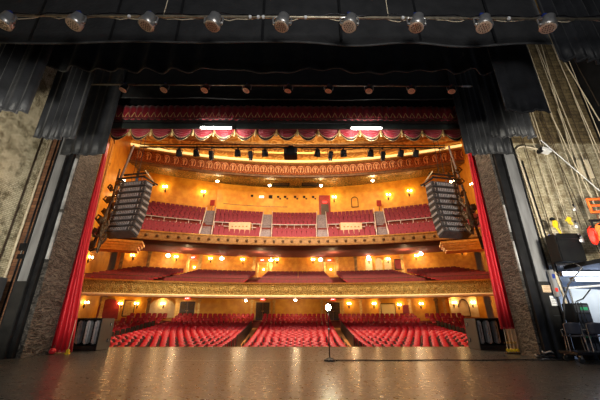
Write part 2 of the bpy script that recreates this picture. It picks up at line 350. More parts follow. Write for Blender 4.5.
MB().box((0, 0, .05), (.70, .46, .1)).build('plinth', M['black'], cb)
MB().box((.26, -.28, 1.3), (.03, .03, .16), ch=.004).build('handle', M['steel'], cb)
for zz in (.5, 1.4, 2.3): MB().box((-.34, -.28, zz), (.03, .02, .12)).build('hinge', M['black_metal'], cb)

# ================================================================== DRAPES
def drape(name, x0, x1, y, z0, z1, folds, amp, m_, label, cat='curtain', hem=None, scallop=0, seed=0, ang=0, nu=None, group=None, swell=0):
    rnd = random.Random(seed); ph = [rnd.random()*6.28 for _ in range(6)]; W = x1-x0
    nu = nu or max(24, int(folds*7)); t = empty(name, ((x0+x1)/2, y, z0), label, cat, group, ang)
    def low(u):
        if not scallop: return .04*sin(u*9+ph[3])+.02*sin(u*31+ph[4])
        return scallop*abs(sin(u*PI*5+ph[0]))*.5 + scallop*.3*sin(u*23+ph[1])
    def fy(u, v):
        a = amp*(.55+.45*sin(u*7+ph[2])); return -a*sin(u*folds*2*PI+ph[0]+1.3*sin(u*5+ph[1]))*(1-.25*v)-amp*.4*sin(u*folds*5.1+ph[5])
    def fn(u, v):
        zb = low(u); return (-W/2+W*u, fy(u, v), zb+(z1-z0-zb)*v)
    MB().grid(fn, nu, 8).build('cloth', m_, t, smooth=True, solid=.02)
    if hem:
        hb = MB(); pts = [(-W/2+W*i/nu, fy(i/nu, 0)-.005, low(i/nu)+.015) for i in range(nu+1)]
        hb.tube(pts, .03, 6).build('hem', hem, t, smooth=True)
    return t
drape('border_curtain', -10.6, 7.9, 7.0, 9.12, 13, 5, .05, M['black_cloth'], 'wide black border curtain behind the nearest lighting pipe', hem=M['hem'], seed=3, nu=90)
for o in [o for o in S.objects if o.name == 'border_curtain']:
    for x in (-7.9, -5.5, -3.5, -.9, 1.5, 3.9, 6.2):
        MB().box((x+1.35, -.075, 1.95), (.07, .012, 3.8)).build('panel_seam', M['black'], o)
drape('border_curtain', -9.2, 7.5, 9.0, 9.92, 14, 17, .13, M['black_cloth'], 'gathered black border curtain with wavy hem behind the flat one', hem=M['hem'], scallop=.22, seed=8, nu=150)
drape('border_curtain', -10.6, 10.2, 12.25, 11.35, 17, 6, .02, M['black_cloth2'], 'smooth black border curtain above the red pleated trim', hem=M['hem'], seed=5, nu=60)
drape('masking_leg', -10.05, -8.3, 8.0, 7.35, 13, 5, .12, M['leg_cloth'], 'shiny black curtain leg hanging over the left brick wall', hem=M['black_cloth'], seed=11)
drape('masking_leg', -9.75, -8.2, 10.0, 7.65, 14, 5, .09, M['leg_cloth'], 'black curtain leg hanging behind the shiny one, left side', hem=M['black_cloth'], seed=12)
drape('masking_leg', -10.3, -8.35, 12.0, 8.1, 15, 4, .07, M['leg_cloth'], 'black curtain leg reaching down to the left grey post', hem=M['black_cloth'], seed=13)
drape('masking_leg', 7.95, 10.4, 7.0, 8.5, 13, 7, .13, M['leg_cloth'], 'shiny black curtain leg in the top right corner', hem=M['black_cloth'], seed=14)
drape('masking_leg', 6.75, 8.15, 8.0, 7.42, 13, 2, .03, M['leg_cloth'], 'flat black curtain leg in front of the right pale brick', hem=M['black_cloth'], seed=15)
drape('masking_leg', 7.55, 9.25, 10.0, 7.8, 14, 6, .09, M['leg_cloth'], 'black curtain leg behind the flat one, right side', hem=M['black_cloth'], seed=16)
drape('masking_leg', 7.65, 9.75, 12.0, 8.2, 15, 7, .08, M['leg_cloth'], 'black curtain leg reaching down to the right grey post', hem=M['black_cloth'], seed=17)

# red pleated trim and dark pelmet
tp = empty('pleated_valance', (0, 12.9, 10.6), 'narrow red pleated valance peeping under the black border', 'valance')
def fn(u, v): return (-9.75+18.7*u, .05*sin(u*2*PI*58)*(1-.3*v)+.02*sin(u*90), .03*abs(sin(u*PI*58))*(1-v)+.85*v)
MB().grid(fn, 464, 4).build('pleats', M['swag_trim'], tp, smooth=True, solid=.012)
MB().tube([(-9.75, -.06, .05), (8.95, -.06, .05)], .025, 6).build('braid', M['fringe'], tp)
zz = MB()
for i in range(58):
    x = -9.6+18.4*i/57; zz.tube([(x-.12, -.075, .12), (x, -.085, .38), (x+.12, -.075, .12)], .018, 5)
zz.build('zigzag_braid', M['goldbraid'], tp)
pm = empty('safety_curtain_pelmet', (0, 13.15, 10.28), 'dark green-black pelmet strip above the burgundy swags', 'pelmet')
MB().box((-.4, 0, .32), (18.96, .1, .70), ch=.01).build('pelmet_board', M['pelmet'], pm)
MB().box((-.4, -.07, .55), (18.9, .05, .04)).build('top_batten', M['steel'], pm); MB().tube([(-9.2, -.09, .25), (8.8, -.09, .25)], .03).build('pipe', M['black_metal'], pm)

# fluorescent work lights
for i, (px, lab) in enumerate(((216, 'bright fluorescent strip light below the pelmet, left one'), (366, 'bright fluorescent strip light below the pelmet, right one'))):
    p = at(px, 128.5, 12.95); t = empty('strip_light', p, lab, 'strip light', 'work lights on the pelmet')
    MB().box((0, .05, .05), (1.6, .1, .12), ch=.01).build('housing', M['white_strip'], t)
    MB().tube([(-.74, -.05, 0), (.74, -.05, 0)], .05, 10).build('tube', M['tube'], t, smooth=True)
    for sx in (-.78, .78): MB().box((sx, -.03, .02), (.05, .12, .14), ch=.005).build('end_cap', M['steel'], t)
    light('strip_lamp', 'AREA', p+Vector((0, -.25, -.32)), 110, (1, .97, .92), 1.4, (math.radians(75), 0, 0), .1)

# swag valance
sv = empty('swag_valance', (0, 13.9, 10.1), 'burgundy swagged valance with dark fringe and gold tassels across the proscenium top', 'valance')
NS = 17; X0, X1 = -9.75, 8.95; w = (X1-X0)/NS
def make_swag(sag, i):
    def fn(u, v):
        c = sin(PI*u)**.75; zz_ = .68-(.08+.10*abs(2*u-1)**2)*0 - v*(sag*c*.9+.12); yy = -.14*sin(PI*u)*(.3+.7*v)-.035*sin(v*PI*9)*c
        return (w*u, yy, zz_)
    return MB().grid(fn, 20, 22)
for i in range(NS):
    s_ = make_swag(.62, i).build('swag', M['swag'], sv, smooth=True, solid=.012); s_.location = (X0+w*i, 0, 0)
    pts = [(w*u, -.14*sin(PI*u)-.03, .68-(.62*.9*sin(PI*u)**.75+.12)) for u in [j/20 for j in range(21)]]
    fr = MB()
    def ff(u, v, pts=pts):
        a = pts[min(20, int(round(u*20)))]; return (a[0], a[1]+.01*sin(u*60), a[2]-v*(.06+.11*sin(PI*u)))
    fr.grid(ff, 20, 2).build('fringe', M['fringe'], s_, smooth=True, solid=.01)
    MB().tube(pts, .016, 5).build('braid', M['goldbraid'], s_)
    pts2 = [(a[0], a[1]-.01, a[2]-(.06+.11*sin(PI*j/20))) for j, a in enumerate(pts)]
    MB().tube(pts2, .010, 5).build('lower_braid', M['goldbraid'], s_)
for i in range(NS+1):
    t_ = MB(); t_.lathe((0, 0, 0), [(.02, .35), (.035, .3), (.03, .24), (.05, .2), (.055, .05), (.06, -.12), (.045, -.14)], 8)
    o = t_.build('tassel', M['goldbraid'], sv, smooth=True); o.location = (X0+w*i, -.08, .28)
MB().box((-.4, .06, .68), (18.7, .12, .16)).build('head_rail', M['black'], sv)

# ================================================================== HOUSE CURTAIN (drawn to the sides)
def side_curtain(xa, xb, y, z0, z1, lab, folds=4, top=(0, 1), mid=(0, 1), zm=.4):
    t = empty('house_curtain', ((xa+xb)/2, y, z0), lab, 'curtain'); W = xb-xa
    def fn(u, v):
        if v < zm: a = v/zm; l_ = mid[0]*a; h_ = 1+(mid[1]-1)*a
        else: a = (v-zm)/(1-zm); l_ = mid[0]+(top[0]-mid[0])*a; h_ = mid[1]+(top[1]-mid[1])*a
        q = l_+(h_-l_)*u
        return (-W/2+W*q, (-.11*sin(u*folds*2*PI)-.03*sin(u*17+2))*(1-.4*v), (z1-z0)*v)
    MB().grid(fn, 60, 10).build('cloth', M['curtain'], t, smooth=True, solid=.03)
    MB().box((0, 0, .03), (W*.9, .2, .06), ch=.02).build('hem', M['swag'], t)
    return t
side_curtain(-10.08, -9.25, 14.3, .04, 10.1, 'drawn red house curtain at the left edge of the proscenium', top=(0.05, .15), mid=(0.03, .52))
side_curtain(8.72, 9.42, 14.0, .95, 10.1, 'drawn red house curtain at the right edge, hem above floor', top=(.45, .85), mid=(.08, 1))
# yellow-hooked rigging below the right curtain
cl = empty('curtain_pulleys', (9.02, 13.95, 0), 'cords and yellow floor pulleys below the right red curtain', 'pulley')
for i in range(4):
    x = -.21+.14*i
    MB().tube([(x, 0, .1), (x+.02, 0, .95)], .012, 6).build('cord', M['rope'], cl)
    MB().lathe((x, 0, .14), [(.055, -.025), (.065, -.02), (.045, 0), (.065, .02), (.055, .025)], 12, RX(PI/2)).build('sheave', M['yellow'], cl)
    if i < 3: MB().lathe((x+.05, 0, .42), [(.04, -.02), (.055, -.015), (.04, 0), (.055, .015), (.04, .02)], 12, RX(PI/2)).build('sheave', M['brass'], cl)
MB().box((0, .02, .03), (.6, .16, .06), ch=.01).build('foot_plate', M['bronze'], cl)
MB().box((0, .06, .42), (.5, .04, .04)).build('spreader_bar', M['bronze'], cl)
yb = empty('floor_pulley', (-9.15, 13.95, 0), 'small yellow floor pulley at the foot of left red curtain', 'pulley')
MB().box((0, 0, .03), (.16, .14, .06), ch=.01).build('bracket', M['yellow'], yb); MB().lathe((0, 0, .12), [(.06, -.03), (.075, -.02), (.05, 0), (.075, .02), (.06, .03)], 12, RX(PI/2)).build('sheave', M['yellow'], yb); MB().tube([(0, 0, .15), (.02, 0, 1.3)], .01, 6).build('cord', M['rope'], yb)
rb = empty('counterweight_bag', (-9.7, 13.85, 0), 'small red bag on the floor beside the left red curtain', 'bag')
MB().ball((0, 0, .12), .14, 12, (1, .8, .85)).build('bag_body', M['curtain'], rb, smooth=True); MB().tube([(0, 0, .2), (0, 0, .3), (.05, 0, .33)], .015).build('tie', M['rope_dark'], rb)

# ================================================================== LIGHTING BATTENS
def sag_line(x0, x1, z, n, amp, y, ph=0):
    return [(x0+(x1-x0)*i/n, y+.02*sin(i*1.7+ph), z+amp*sin(i*.9+ph)*.5+amp*.3*sin(i*2.3+ph)) for i in range(n+1)]
p0 = at(300, 17, 6.0); BZ1 = p0.z
bt = empty('lighting_batten', (0, 6.0, BZ1), 'long lighting pipe with taped cables nearest the viewer at the top', 'pipe')
MB().tube([(-9.6, 0, 0), (9.6, 0, -.02)], .035, 10).build('pipe', M['pipe'], bt, smooth=True)
MB().tube(sag_line(-9.5, 9.5, .03, 90, .07, -.04), .016, 6).build('cable', M['black_metal'], bt, smooth=True)
MB().tube(sag_line(-9.5, 9.5, -.02, 90, .09, .05, 2), .012, 6).build('cable', M['rope'], bt, smooth=True)
for (px) in (130, 250, 258, 263, 305, 402, 508):
    p = at(px, 19, 6.0); MB().box((p.x, -.05, p.z-BZ1+.0), (.07, .06, .09), ch=.01).build('connector', M['white_strip'], bt)
def par_lamp(lab, loc, s, mlens, yaw, pitch):
    t = empty('stage_lamp', loc, lab, 'stage light', None, 0)
    MB().box((0, 0, .0), (.10*s, .10*s, .12*s), ch=.01*s).build('clamp', M['blue'], t)
    MB().tube([(0, 0, -.03*s), (0, 0, -.12*s)], .02*s).build('spigot', M['steel'], t)
    y = MB().tube([(-.25*s, 0, -.34*s), (-.25*s, 0, -.15*s), (-.2*s, 0, -.11*s), (.2*s, 0, -.11*s), (.25*s, 0, -.15*s), (.24*s, 0, -.34*s)], .022*s, 6).build('yoke', M['steel'], t)
    R = RZ(yaw) @ RY(.22) @ RX(pitch)
    h = MB().lathe((0, 0, -.34*s), [(.08*s, .30*s), (.15*s, .26*s), (.17*s, .1*s), (.20*s, .05*s), (.205*s, -.10*s), (.19*s, -.11*s)], 20, R).build('housing', M['black_metal'] if s < .9 else M['steel'], t, smooth=True)
    MB().lathe((0, 0, -.34*s), [(.185*s, -.10*s), (.19*s, -.125*s), (.17*s, -.13*s)], 20, R).build('lens', mlens, h)
    d = MB()
    for (rr, n) in ((0, 1), (.06, 6), (.12, 12)):
        for j in range(n):
            a = 2*PI*j/n; d.lathe(Vector((0, 0, -.34*s))+R @ Vector((rr*s*cos(a), rr*s*sin(a), -.131*s)), [(.017*s, 0), (.017*s, -.006*s)], 6, R)
    d.build('lens_cells', M['lens_dot'], h, smooth=False)
    for sx in (-1, 1): MB().lathe((sx*.225*s, 0, -.34*s), [(.04*s, -.025*s), (.045*s, 0), (.03*s, .03*s)], 8, RY(sx*PI/2)).build('knob', M['steel'], t)
    return t
M['lamp_body'] = mat('lamp_alloy', (.10, .10, .11), .3, .7, (.3, .3, .32), 8)
xs1 = [13, 81, 151, 215, 282, 348, 414, 480, 543]
for i, px in enumerate(xs1):
    p = at(px, 16.5, 6.0); a = random.uniform(-.3, .3)
    par_lamp('%s round stage lamp from the left on the nearest lighting pipe' % ORD[i+1].capitalize(), (p.x, 5.93, BZ1), .98, M['lens'], a, math.radians(4+random.uniform(-10, 6)))
p0 = at(300, 85.5, 11.0); BZ2 = p0.z
bt2 = empty('lighting_batten', (-.4, 11.0, BZ2), 'farther lighting pipe carrying the row of small lamps', 'pipe')
MB().tube([(-9.3, 0, 0), (8.4, 0, 0)], .03, 8).build('pipe', M['pipe'], bt2, smooth=True); MB().tube(sag_line(-8.2, 7.5, .02, 50, .06, -.03, 1), .012, 6).build('cable', M['black_metal'], bt2)
for e in (-9.3, 8.35): MB().tube([(e-.02, 0, 0), (e+.42*(1 if e < 0 else -1), 0, 0)], .045, 10).build('pipe_end', M['white_strip'], bt2)
xs2 = [126, 166, 206, 247, 288, 328, 368, 410, 450]
for i, px in enumerate(xs2):
    p = at(px, 85.5, 11.0)
    par_lamp('%s small lamp from the left on the farther lighting pipe' % ORD[i+1].capitalize(), (p.x, 10.93, BZ2), .80, M['lens_small'], random.uniform(-.5, .5), math.radians(0+random.uniform(-10, 6)))
# suspension cables
for k_, (xa, y_, z_, l) in enumerate(((at(163, 17, 6).x, 6, BZ1, 'thin steel suspension wire above the third near lamp'), (at(388, 17, 6).x, 6, BZ1, 'pale rope tied to the near lighting pipe beyond its centre'))):
    tag(MB().tube([(xa+.16*(k_ == 0), y_, z_+4), (xa, y_, z_)], .012, 6).build('suspension_wire', M['rope']), l, 'wire')

# front-of-house pipe with spotlights behind the valance
p0 = at(300, 147.5, 16.0); BZ3 = p0.z
bt3 = empty('lighting_batten', (0, 16.0, BZ3), 'black lighting pipe below the burgundy swags over the auditorium', 'pipe')
MB().tube([(-9.2, 0, 0), (9.0, 0, 0)], .05, 8).build('pipe', M['black_metal'], bt3, smooth=True); MB().tube([(-9.2, 0, .18), (9.0, 0, .18)], .035, 8).build('upper_pipe', M['black_metal'], bt3, smooth=True)
MB().tube(sag_line(-9, 9, -.06, 60, .12, .04), .02, 6).build('cable', M['black_metal'], bt3)
def hang_spot(lab, x, kind):
    t = empty('spotlight', (x, 16.0, BZ3), lab, 'stage light', None, random.uniform(-.4, .4)); t.scale = (1.12, 1.12, 1.15)
    MB().box((0, 0, -.03), (.09, .1, .12), ch=.01).build('clamp', M['black_metal'], t)
    MB().tube([(-.15, 0, -.42), (-.15, 0, -.14), (.15, 0, -.14), (.15, 0, -.42)], .018, 6).build('yoke', M['black_metal'], t)
    if kind == 0: MB().lathe((0, 0, -.38), [(.06, .24), (.13, .2), (.15, .02), (.18, -.12), (.17, -.14)], 12, RX(math.radians(35))).build('housing', M['black'], t, smooth=True)
    else: MB().box((0, 0, -.45), (.2, .26, .42), RX(math.radians(25)), ch=.03).build('housing', M['black'], t); MB().lathe((0, .08, -.66), [(.09, .05), (.11, -.06)], 10, RX(math.radians(25))).build('barrel', M['black_metal'], t)
    return t
for i, px in enumerate((180, 197, 212, 238, 251, 265, 317, 330, 343, 370, 382, 400, 415)):
    hang_spot('%s black spotlight from the left on the pipe below the swags' % ORD[i+1].capitalize(), at(px, 148, 16).x, 1 if i in (2, 4, 7, 10) else 0)
pj = empty('projector', (at(290.5, 150, 16).x, 16.0, BZ3), 'large black projector hung at the middle below the swags', 'projector')
MB().box((0, 0, -.42), (.78, .7, .52), ch=.04).build('projector_body', M['black'], pj); MB().box((0, 0, -.06), (.3, .3, .22), ch=.02).build('mount', M['black_metal'], pj); MB().tube([(.1, 0, .1), (0, 0, -.1)], .05).build('drop_pole', M['white_strip'], pj)
MB().lathe((0, .36, -.42), [(.11, 0), (.1, .1)], 12, RX(-PI/2)).build('lens', M['lens_dot'], pj)
for sx in (-1, 1): MB().box((sx*.3, -.36, -.42), (.12, .02, .34), ch=.005).build('vent', M['grey_panel'], pj)

# ================================================================== LINE ARRAYS
def line_array(cx, lab, sgn):
    N = 9; ztop = 9.0; t = empty('line_array_speaker', (cx, 17.0, 5.9), lab, 'loudspeaker', None, sgn*.20)
    y = 0; z = ztop-5.9; W = 1.76
    for i in range(N):
        h = .37; a = math.radians(-1.2*i-.25*i*i*.7); R = RX(a); D = .62
        poly = [Vector((-W/2, -D/2, h*.42)), Vector((-W/2, D/2, h*.5)), Vector((-W/2, D/2, -h*.5)), Vector((-W/2, -D/2, -h*.42))]
        c = Vector((0, y, z-h/2))
        cbm = MB().prism([c+R @ p for p in poly], (W, 0, 0)).build('speaker_cabinet', M['spk'], t)
        # rear handles and amplifier panel on the stage side
        MB().box(c+R @ Vector((0, -D/2-.02, 0)), (W*.62, .05, h*.5), R, ch=.012).build('amplifier_panel', M['spk_rear'], cbm)
        fin = MB()
        for q in range(9): fin.box(c+R @ Vector((-W*.26+q*W*.065, -D/2-.055, 0)), (.02, .03, h*.42), R)
        fin.build('fins', M['spk'], cbm)
        for sx in (-1, 1): MB().box(c+R @ Vector((sx*(W/2+.02), .02, 0)), (.04, D*.8, h*.34), R, ch=.008).build('rigging_plate', M['spk_rear'], cbm)
        for sx in (-1, 1): MB().tube([c+R @ Vector((sx*W*.42, -D/2, -h*.22)), c+R @ Vector((sx*W*.42, -D/2-.07, -h*.15)), c+R @ Vector((sx*W*.42, -D/2-.07, h*.15)), c+R @ Vector((sx*W*.42, -D/2, h*.22))], .014, 6).build('handle', M['steel'], cbm)
        z -= (h+.008)*cos(a); y += (h+.008)*sin(a)
    # rigging frame
    fb = MB(); zt = ztop-5.9
    for sx in (-1, 1): fb.box((sx*(W/2-.04), .1, zt+.12), (.07, 1.3, .1), ch=.008)
    fb.box((0, -.5, zt+.12), (W+.1, .08, .1), ch=.008).box((0, .7, zt+.12), (W+.1, .08, .1), ch=.008); fb.build('rigging_frame', M['black_metal'], t)
    MB().box((0, -.2, zt+.5), (W*.95, .08, .1), ch=.01).build('spreader_bar', M['black_metal'], t)
    MB().tube([(-sgn*.82, .72, zt+.05), (-sgn*.78, -.42, zt+.55)], .035, 6).build('frame_brace', M['cream'], t)
    for sx in (-.35, .35):
        MB().tube([(sx, -.2, zt+.5), (sx, 0, zt+.15)], .02, 6).build('link', M['steel'], t)
        MB().tube([(sx*.5, -.2, zt+.55), (sx*.4, -.2, 6.5)], .018, 6).build('hoist_chain', M['black_metal'], t)
    return t
line_array(at(131.5, 200, 17).x+.12, 'hanging line array of loudspeakers on the left, seen from behind', -1)
line_array(at(444.5, 200, 17).x, 'hanging line array of loudspeakers on the right, seen from behind', 1)

# ================================================================== SUBWOOFER STACKS
def sub_stack(x, y, lab, sgn, rz):
    t = empty('subwoofer_stack', (x, y, 0), lab, 'loudspeaker', None, rz); W, D, H = 1.35, .95, 1.38
    b_ = MB()
    b_.box2((-W/2, -D/2, 0), (-W/2+.05, D/2, H)).box2((W/2-.05, -D/2, 0), (W/2, D/2, H)).box2((-W/2+.05, -D/2, H-.06), (W/2-.05, D/2, H)).box2((-W/2+.05, -D/2, 0), (W/2-.05, D/2, .2)).box2((-W/2+.05, D/2-.3, .2), (W/2-.05, D/2, H-.06))
    b_.build('cabinet_body', M['black'], t)
    MB().box((-sgn*(-W/2-.015), 0, H/2), (.03, D*.98, H*.98), ch=.006).build('side_panel', M['spk_case'], t)
    for i in range(3):
        xx = -W/2+.24+i*.4
        hs = MB().box((xx, -D/2+.28, .77), (.2, .3, 1.0), ch=.05).build('amplifier', M['spk_rear'], t)
        MB().tube([(xx-.05, -D/2+.12, .5), (xx-.05, -D/2+.06, .55), (xx-.05, -D/2+.06, 1.0), (xx-.05, -D/2+.12, 1.05)], .014, 6).build('handle', M['black_metal'], hs)
    for zz_ in (.4, 1.1):
        for yy in (-.28,) if False else (.25, -.0):
            pass
        h = MB().box((-sgn*(-W/2-.035), .24, zz_), (.02, .12, .16), ch=.004).build('handle_recess', M['black'], t)
        MB().tube([(-sgn*(-W/2-.05), .24, zz_-.06), (-sgn*(-W/2-.05), .24, zz_+.06)], .012, 6).build('grip', M['steel'], h)
    return t
sub_stack(-9.55+.0, 15.9, 'grey speaker stack on the stage beside left red curtain', -1*-1, math.radians(-3))
sub_stack(9.25, 16.1, 'grey speaker stack on the stage beside right red curtain', -1, math.radians(3))

# ================================================================== GHOST LIGHT
g0 = at(330, 361, 11.75); GX, GY = g0.x, 11.75
gh = empty('ghost_light', (GX, GY, 0), 'bare glowing bulb on a tall black stand alone on stage', 'lamp')
MB().lathe((0, 0, 0), [(.20, 0), (.21, .02), (.19, .05), (.06, .07), (.03, .12)], 20).build('base', M['black_metal'], gh, smooth=True)
for i in range(3):
    a = i*2*PI/3+.3; MB().tube([(0, 0, .1), (.24*cos(a), .24*sin(a), .015)], .018, 6).build('foot', M['black_metal'], gh)
MB().tube([(0, 0, .1), (0, 0, 1.0)], .02, 8).build('pole', M['black_metal'], gh, smooth=True); MB().tube([(0, 0, 1.0), (0, 0, 1.55)], .014, 8).build('upper_pole', M['black_metal'], gh, smooth=True)
MB().lathe((0, 0, 1.0), [(.03, -.03), (.034, 0), (.03, .03)], 10).build('clutch', M['steel'], gh)
MB().lathe((0, 0, 1.55), [(.02, 0), (.032, .02), (.032, .09)], 10).build('socket', M['black'], gh)
MB().ball((0, 0, 1.72), .075, 14, (1.3, 1.3, 1.5)).build('bulb', M['ghost'], gh, smooth=True)
light('ghost_lamp', 'POINT', (GX, GY, 1.72), 70, (1, .92, .66), .09)
pts = [(GX+.2, GY, .02)]+[(GX+.2+(10.6-GX)*i/30, GY-.02+.05*sin(i*.7)+.03*i/10, .02) for i in range(1, 31)]
tag(MB().tube(pts, .018, 6).build('power_cable', M['black']), 'black power cable lying across the stage from the ghost light', 'cable')
tag(MB().box2((-4.6, 11.9, 0), (.75, 11.93, .004)).build('floor_tape', M['steel']), 'thin pale tape line on the stage behind the ghost light', 'tape')

# ================================================================== RIGHT WING
# gooseneck conduit with lamp
gp = empty('gooseneck_lamp', (10.55, 12.7, 0), 'tall conduit with bent arm and white lamp head on right brick', 'wall lamp')
a_ = at(519, 147, 12.7)-gp.location; hd = at(546, 150, 12.2)-gp.location
a_.x = .0
hx = hd
MB().tube([(.35, 0, 0), (.12, 0, 3), (0, 0, a_.z-.6), (-.02, -.0, a_.z-.15), (.12, -.05, a_.z), (.35, -.1, a_.z+.02), (hx.x-.1, hx.y+.05, hx.z+.06)], .045, 8).build('conduit', M['rope'], gp, smooth=True)
MB().tube([(.47, 0, 0), (.22, 0, 3), (.12, 0, a_.z-.7)], .028, 8).build('second_conduit', M['black_metal'], gp, smooth=True)
MB().box(hx, (.42, .3, .2), RY(.35), ch=.03).build('lamp_head', M['white'], gp); MB().box(hx+Vector((-.2, .03, .03)), (.14, .26, .22), RY(.35), ch=.02).build('lamp_neck', M['black_metal'], gp)
# ropes
def rope(name, a, b_, r, m_, lab): return tag(MB().tube([a, ((Vector(a)+Vector(b_))/2), b_], r, 6).build(name, m_), lab, 'rope')
ends = [((536, 40), (600, 196), 11.9, .035, 'rope'), ((541, 40), (590, 215), 12.0, .03, 'rope'), ((553, 40), (600, 118), 11.2, .035, 'rope'), ((530, 110), (566, 215), 12.3, .022, 'rope'), ((560, 60), (600, 150), 11.5, .03, 'rope'),
        ((576, 60), (600, 104), 11.0, .022, 'rope_dark'), ((563, 120), (583, 172), 11.8, .022, 'rope'), ((569, 120), (590, 172), 11.8, .022, 'rope'), ((555, 120), (600, 212), 11.6, .03, 'rope'), ((545, 128), (600, 250), 12.1, .025, 'rope_dark'), ((520, 60), (560, 155), 12.5, .02, 'rope_dark')]
desc = ['pale rope nearest the flat black leg', 'pale rope beside the first, ending above the rope rail', 'thick pale rope below the top right curtain leg', 'thin pale rope against the right pale brick', 'pale rope slanting past the wooden counterweights',
        'dark line at the upper right edge', 'thin pale line to the first wooden weight', 'thin pale line to the second wooden weight', 'pale rope crossing behind the orange webbing', 'dark rope running down to the gallery rail', 'dark line beside the flat black curtain leg']
for i, ((u0, v0), (u1, v1), Y_, r_, mm) in enumerate(ends):
    p = at(u0, v0, Y_); q = at(u1, v1, Y_)
    # ropes hang nearly plumb: keep the x drift small
    rope('hoist_rope', p+(p-q)*.25, q+(q-p)*.02, r_*.6, M[mm], desc[i])
for i, (px, l) in enumerate(((586, 'first pale wooden counterweight block on the right rope set'), (578, 'second pale wooden counterweight block, nearer the brick wall'))):
    p = at(px, 160, 11.8); q = at(px+8, 178, 11.8); d = (q-p)
    o = empty('counterweight', q, l, 'counterweight'); MB().box((0, 0, .45), (.13, .12, .9), ch=.015).build('weight_block', M['rope'], o); MB().box((0, 0, .95), (.03, .03, .12)).build('hook', M['steel'], o)
# diagonal cable
p, q = at(560, 155, 11.6), at(600, 189, 11.6)
tag(MB().tube([p+(p-q)*.5, q+(q-p)*.3], .02, 6).build('brace_cable', M['white_strip']), 'pale cable slanting across the hoist ropes at right', 'cable')
for i in range(9):
    x = 10.9+i*.33; y = 12.55-.12*i
    tag(MB().tube([(x, y, 4.6+.05*i), (x, y, 16)], .016, 6).build('hauling_line', M['rope' if i % 3 else 'rope_dark']), 'thin plumb hauling line rising into the dark upper right corner', 'rope', 'hauling lines over the gallery')
# gallery (fly rail) platform
gal = empty('fly_gallery', (12.4, 11.3, 3.12), 'black steel gallery platform over the right wing', 'platform')
MB().box((.25, 0, .08), (4.2, 1.6, .14), ch=.01).build('deck', M['black'], gal); MB().box((.25, -.82, .0), (4.2, .08, .34), ch=.01).build('front_beam', M['dark_post'], gal)
MB().tube([(-1.75, -.8, 1.5), (2.3, -.8, 1.62)], .05, 8).build('top_rail', M['black_metal'], gal); MB().tube([(-1.75, -.8, .5), (2.3, -.8, .55)], .04, 8).build('lower_rail', M['grey_panel'], gal)
for i in range(4): MB().tube([(-1.7+i*.85, -.8, .1), (-1.7+i*.85, -.8, 1.53)], .04, 8).build('rail_post', M['black_metal'], gal)
for i in range(6): MB().tube([(-1.4+i*.4, -.8, 1.35), (-1.4+i*.4, -.8, 1.72)], .025, 6).build('belaying_pin', M['arm_wood'], gal)
# rope and cable coils on the rail
def coil(px, py, Y_, m_, lab, cat='cable', r=.24, n=5, name='cable_coil'):
    p = at(px, py, Y_); t = empty(name, p, lab, cat)
    for j in range(n):
        o = .03*(j-n/2); k_ = r*(1+.07*((j*37) % 5-2))
        MB().tube([(k_*.55*cos(a), o, k_*1.8*sin(a)) for a in [2*PI*q/24 for q in range(25)]], .03, 6).build('loop', m_, t, smooth=True)
    MB().box((0, 0, r*1.75), (.12, .2, .07), ch=.01).build('tie', M['black'], t)
    return t
coil(594.5, 235, 10.35, M['redcable'], 'bright red cable coil hanging on the gallery rail', r=.15); coil(603, 233, 10.3, M['orange'], 'orange-red cable coil hanging farther right on the gallery rail', r=.17)
ob = empty('webbing_frame', at(602, 204, 10.6), 'orange webbing frame above the gallery rail', 'frame')
for (a, b_) in (((-.45, 0, .2), (.5, 0, .25)), ((-.45, 0, -.05), (.5, 0, 0)), ((-.45, 0, -.3), (.5, 0, -.25))): MB().tube([a, b_], .05, 6).build('strap', M['orange'], ob)
for x in (-.42, .1): MB().tube([(x, 0, -.32), (x, 0, .24)], .045, 6).build('upright', M['orange'], ob)
bx = empty('equipment_case', at(571, 262, 11.0), 'black equipment case standing at the end of the gallery', 'case')
MB().box((0, 0, .5), (.9, .5, 1.0), ch=.03).build('case_body', M['case'], bx); MB().box((0, -.26, .8), (.86, .02, .03)).build('seam', M['black_metal'], bx)
for sx in (-1, 1): MB().box((sx*.43, -.25, .97), (.07, .04, .07), ch=.01).build('corner', M['steel'], bx)
def tool(px, py, Y_, lab, m_, kind):
    t = empty('work_glove' if kind else 'yellow_hook', at(px, py, Y_), lab, 'tool')
    if kind:
        MB().box((0, 0, 0), (.16, .08, .22), RY(.4), ch=.03).build('palm', m_, t)
        for i in range(4): MB().tube([(-.06+.04*i, 0, -.08), (-.03+.045*i, 0, -.2-.02*(i in (1, 2)))], .02, 6).build('finger', m_, t)
        MB().tube([(-.08, 0, .02), (-.15, 0, -.06)], .022, 6).build('thumb', m_, t)
    else:
        MB().box((0, 0, .1), (.2, .1, .3), RY(.3), ch=.04).build('body', m_, t); MB().tube([(0, 0, 0), (.08, 0, -.2), (.16, 0, -.38), (.24, 0, -.3)], .035, 8).build('hook', m_, t); MB().box((-.06, 0, .3), (.14, .12, .12), RY(.3), ch=.02).build('cap', M['black'], t)
    return t
tool(557, 226, 11.6, 'yellow hoist hook with black cap hanging beside the brick', M['yellow'], 0); tool(570, 219, 11.5, 'yellow glove hanging on the gallery end', M['yellow'], 1); tool(551, 237, 11.8, 'blue glove hanging beside the yellow hook', M['blue'], 1)
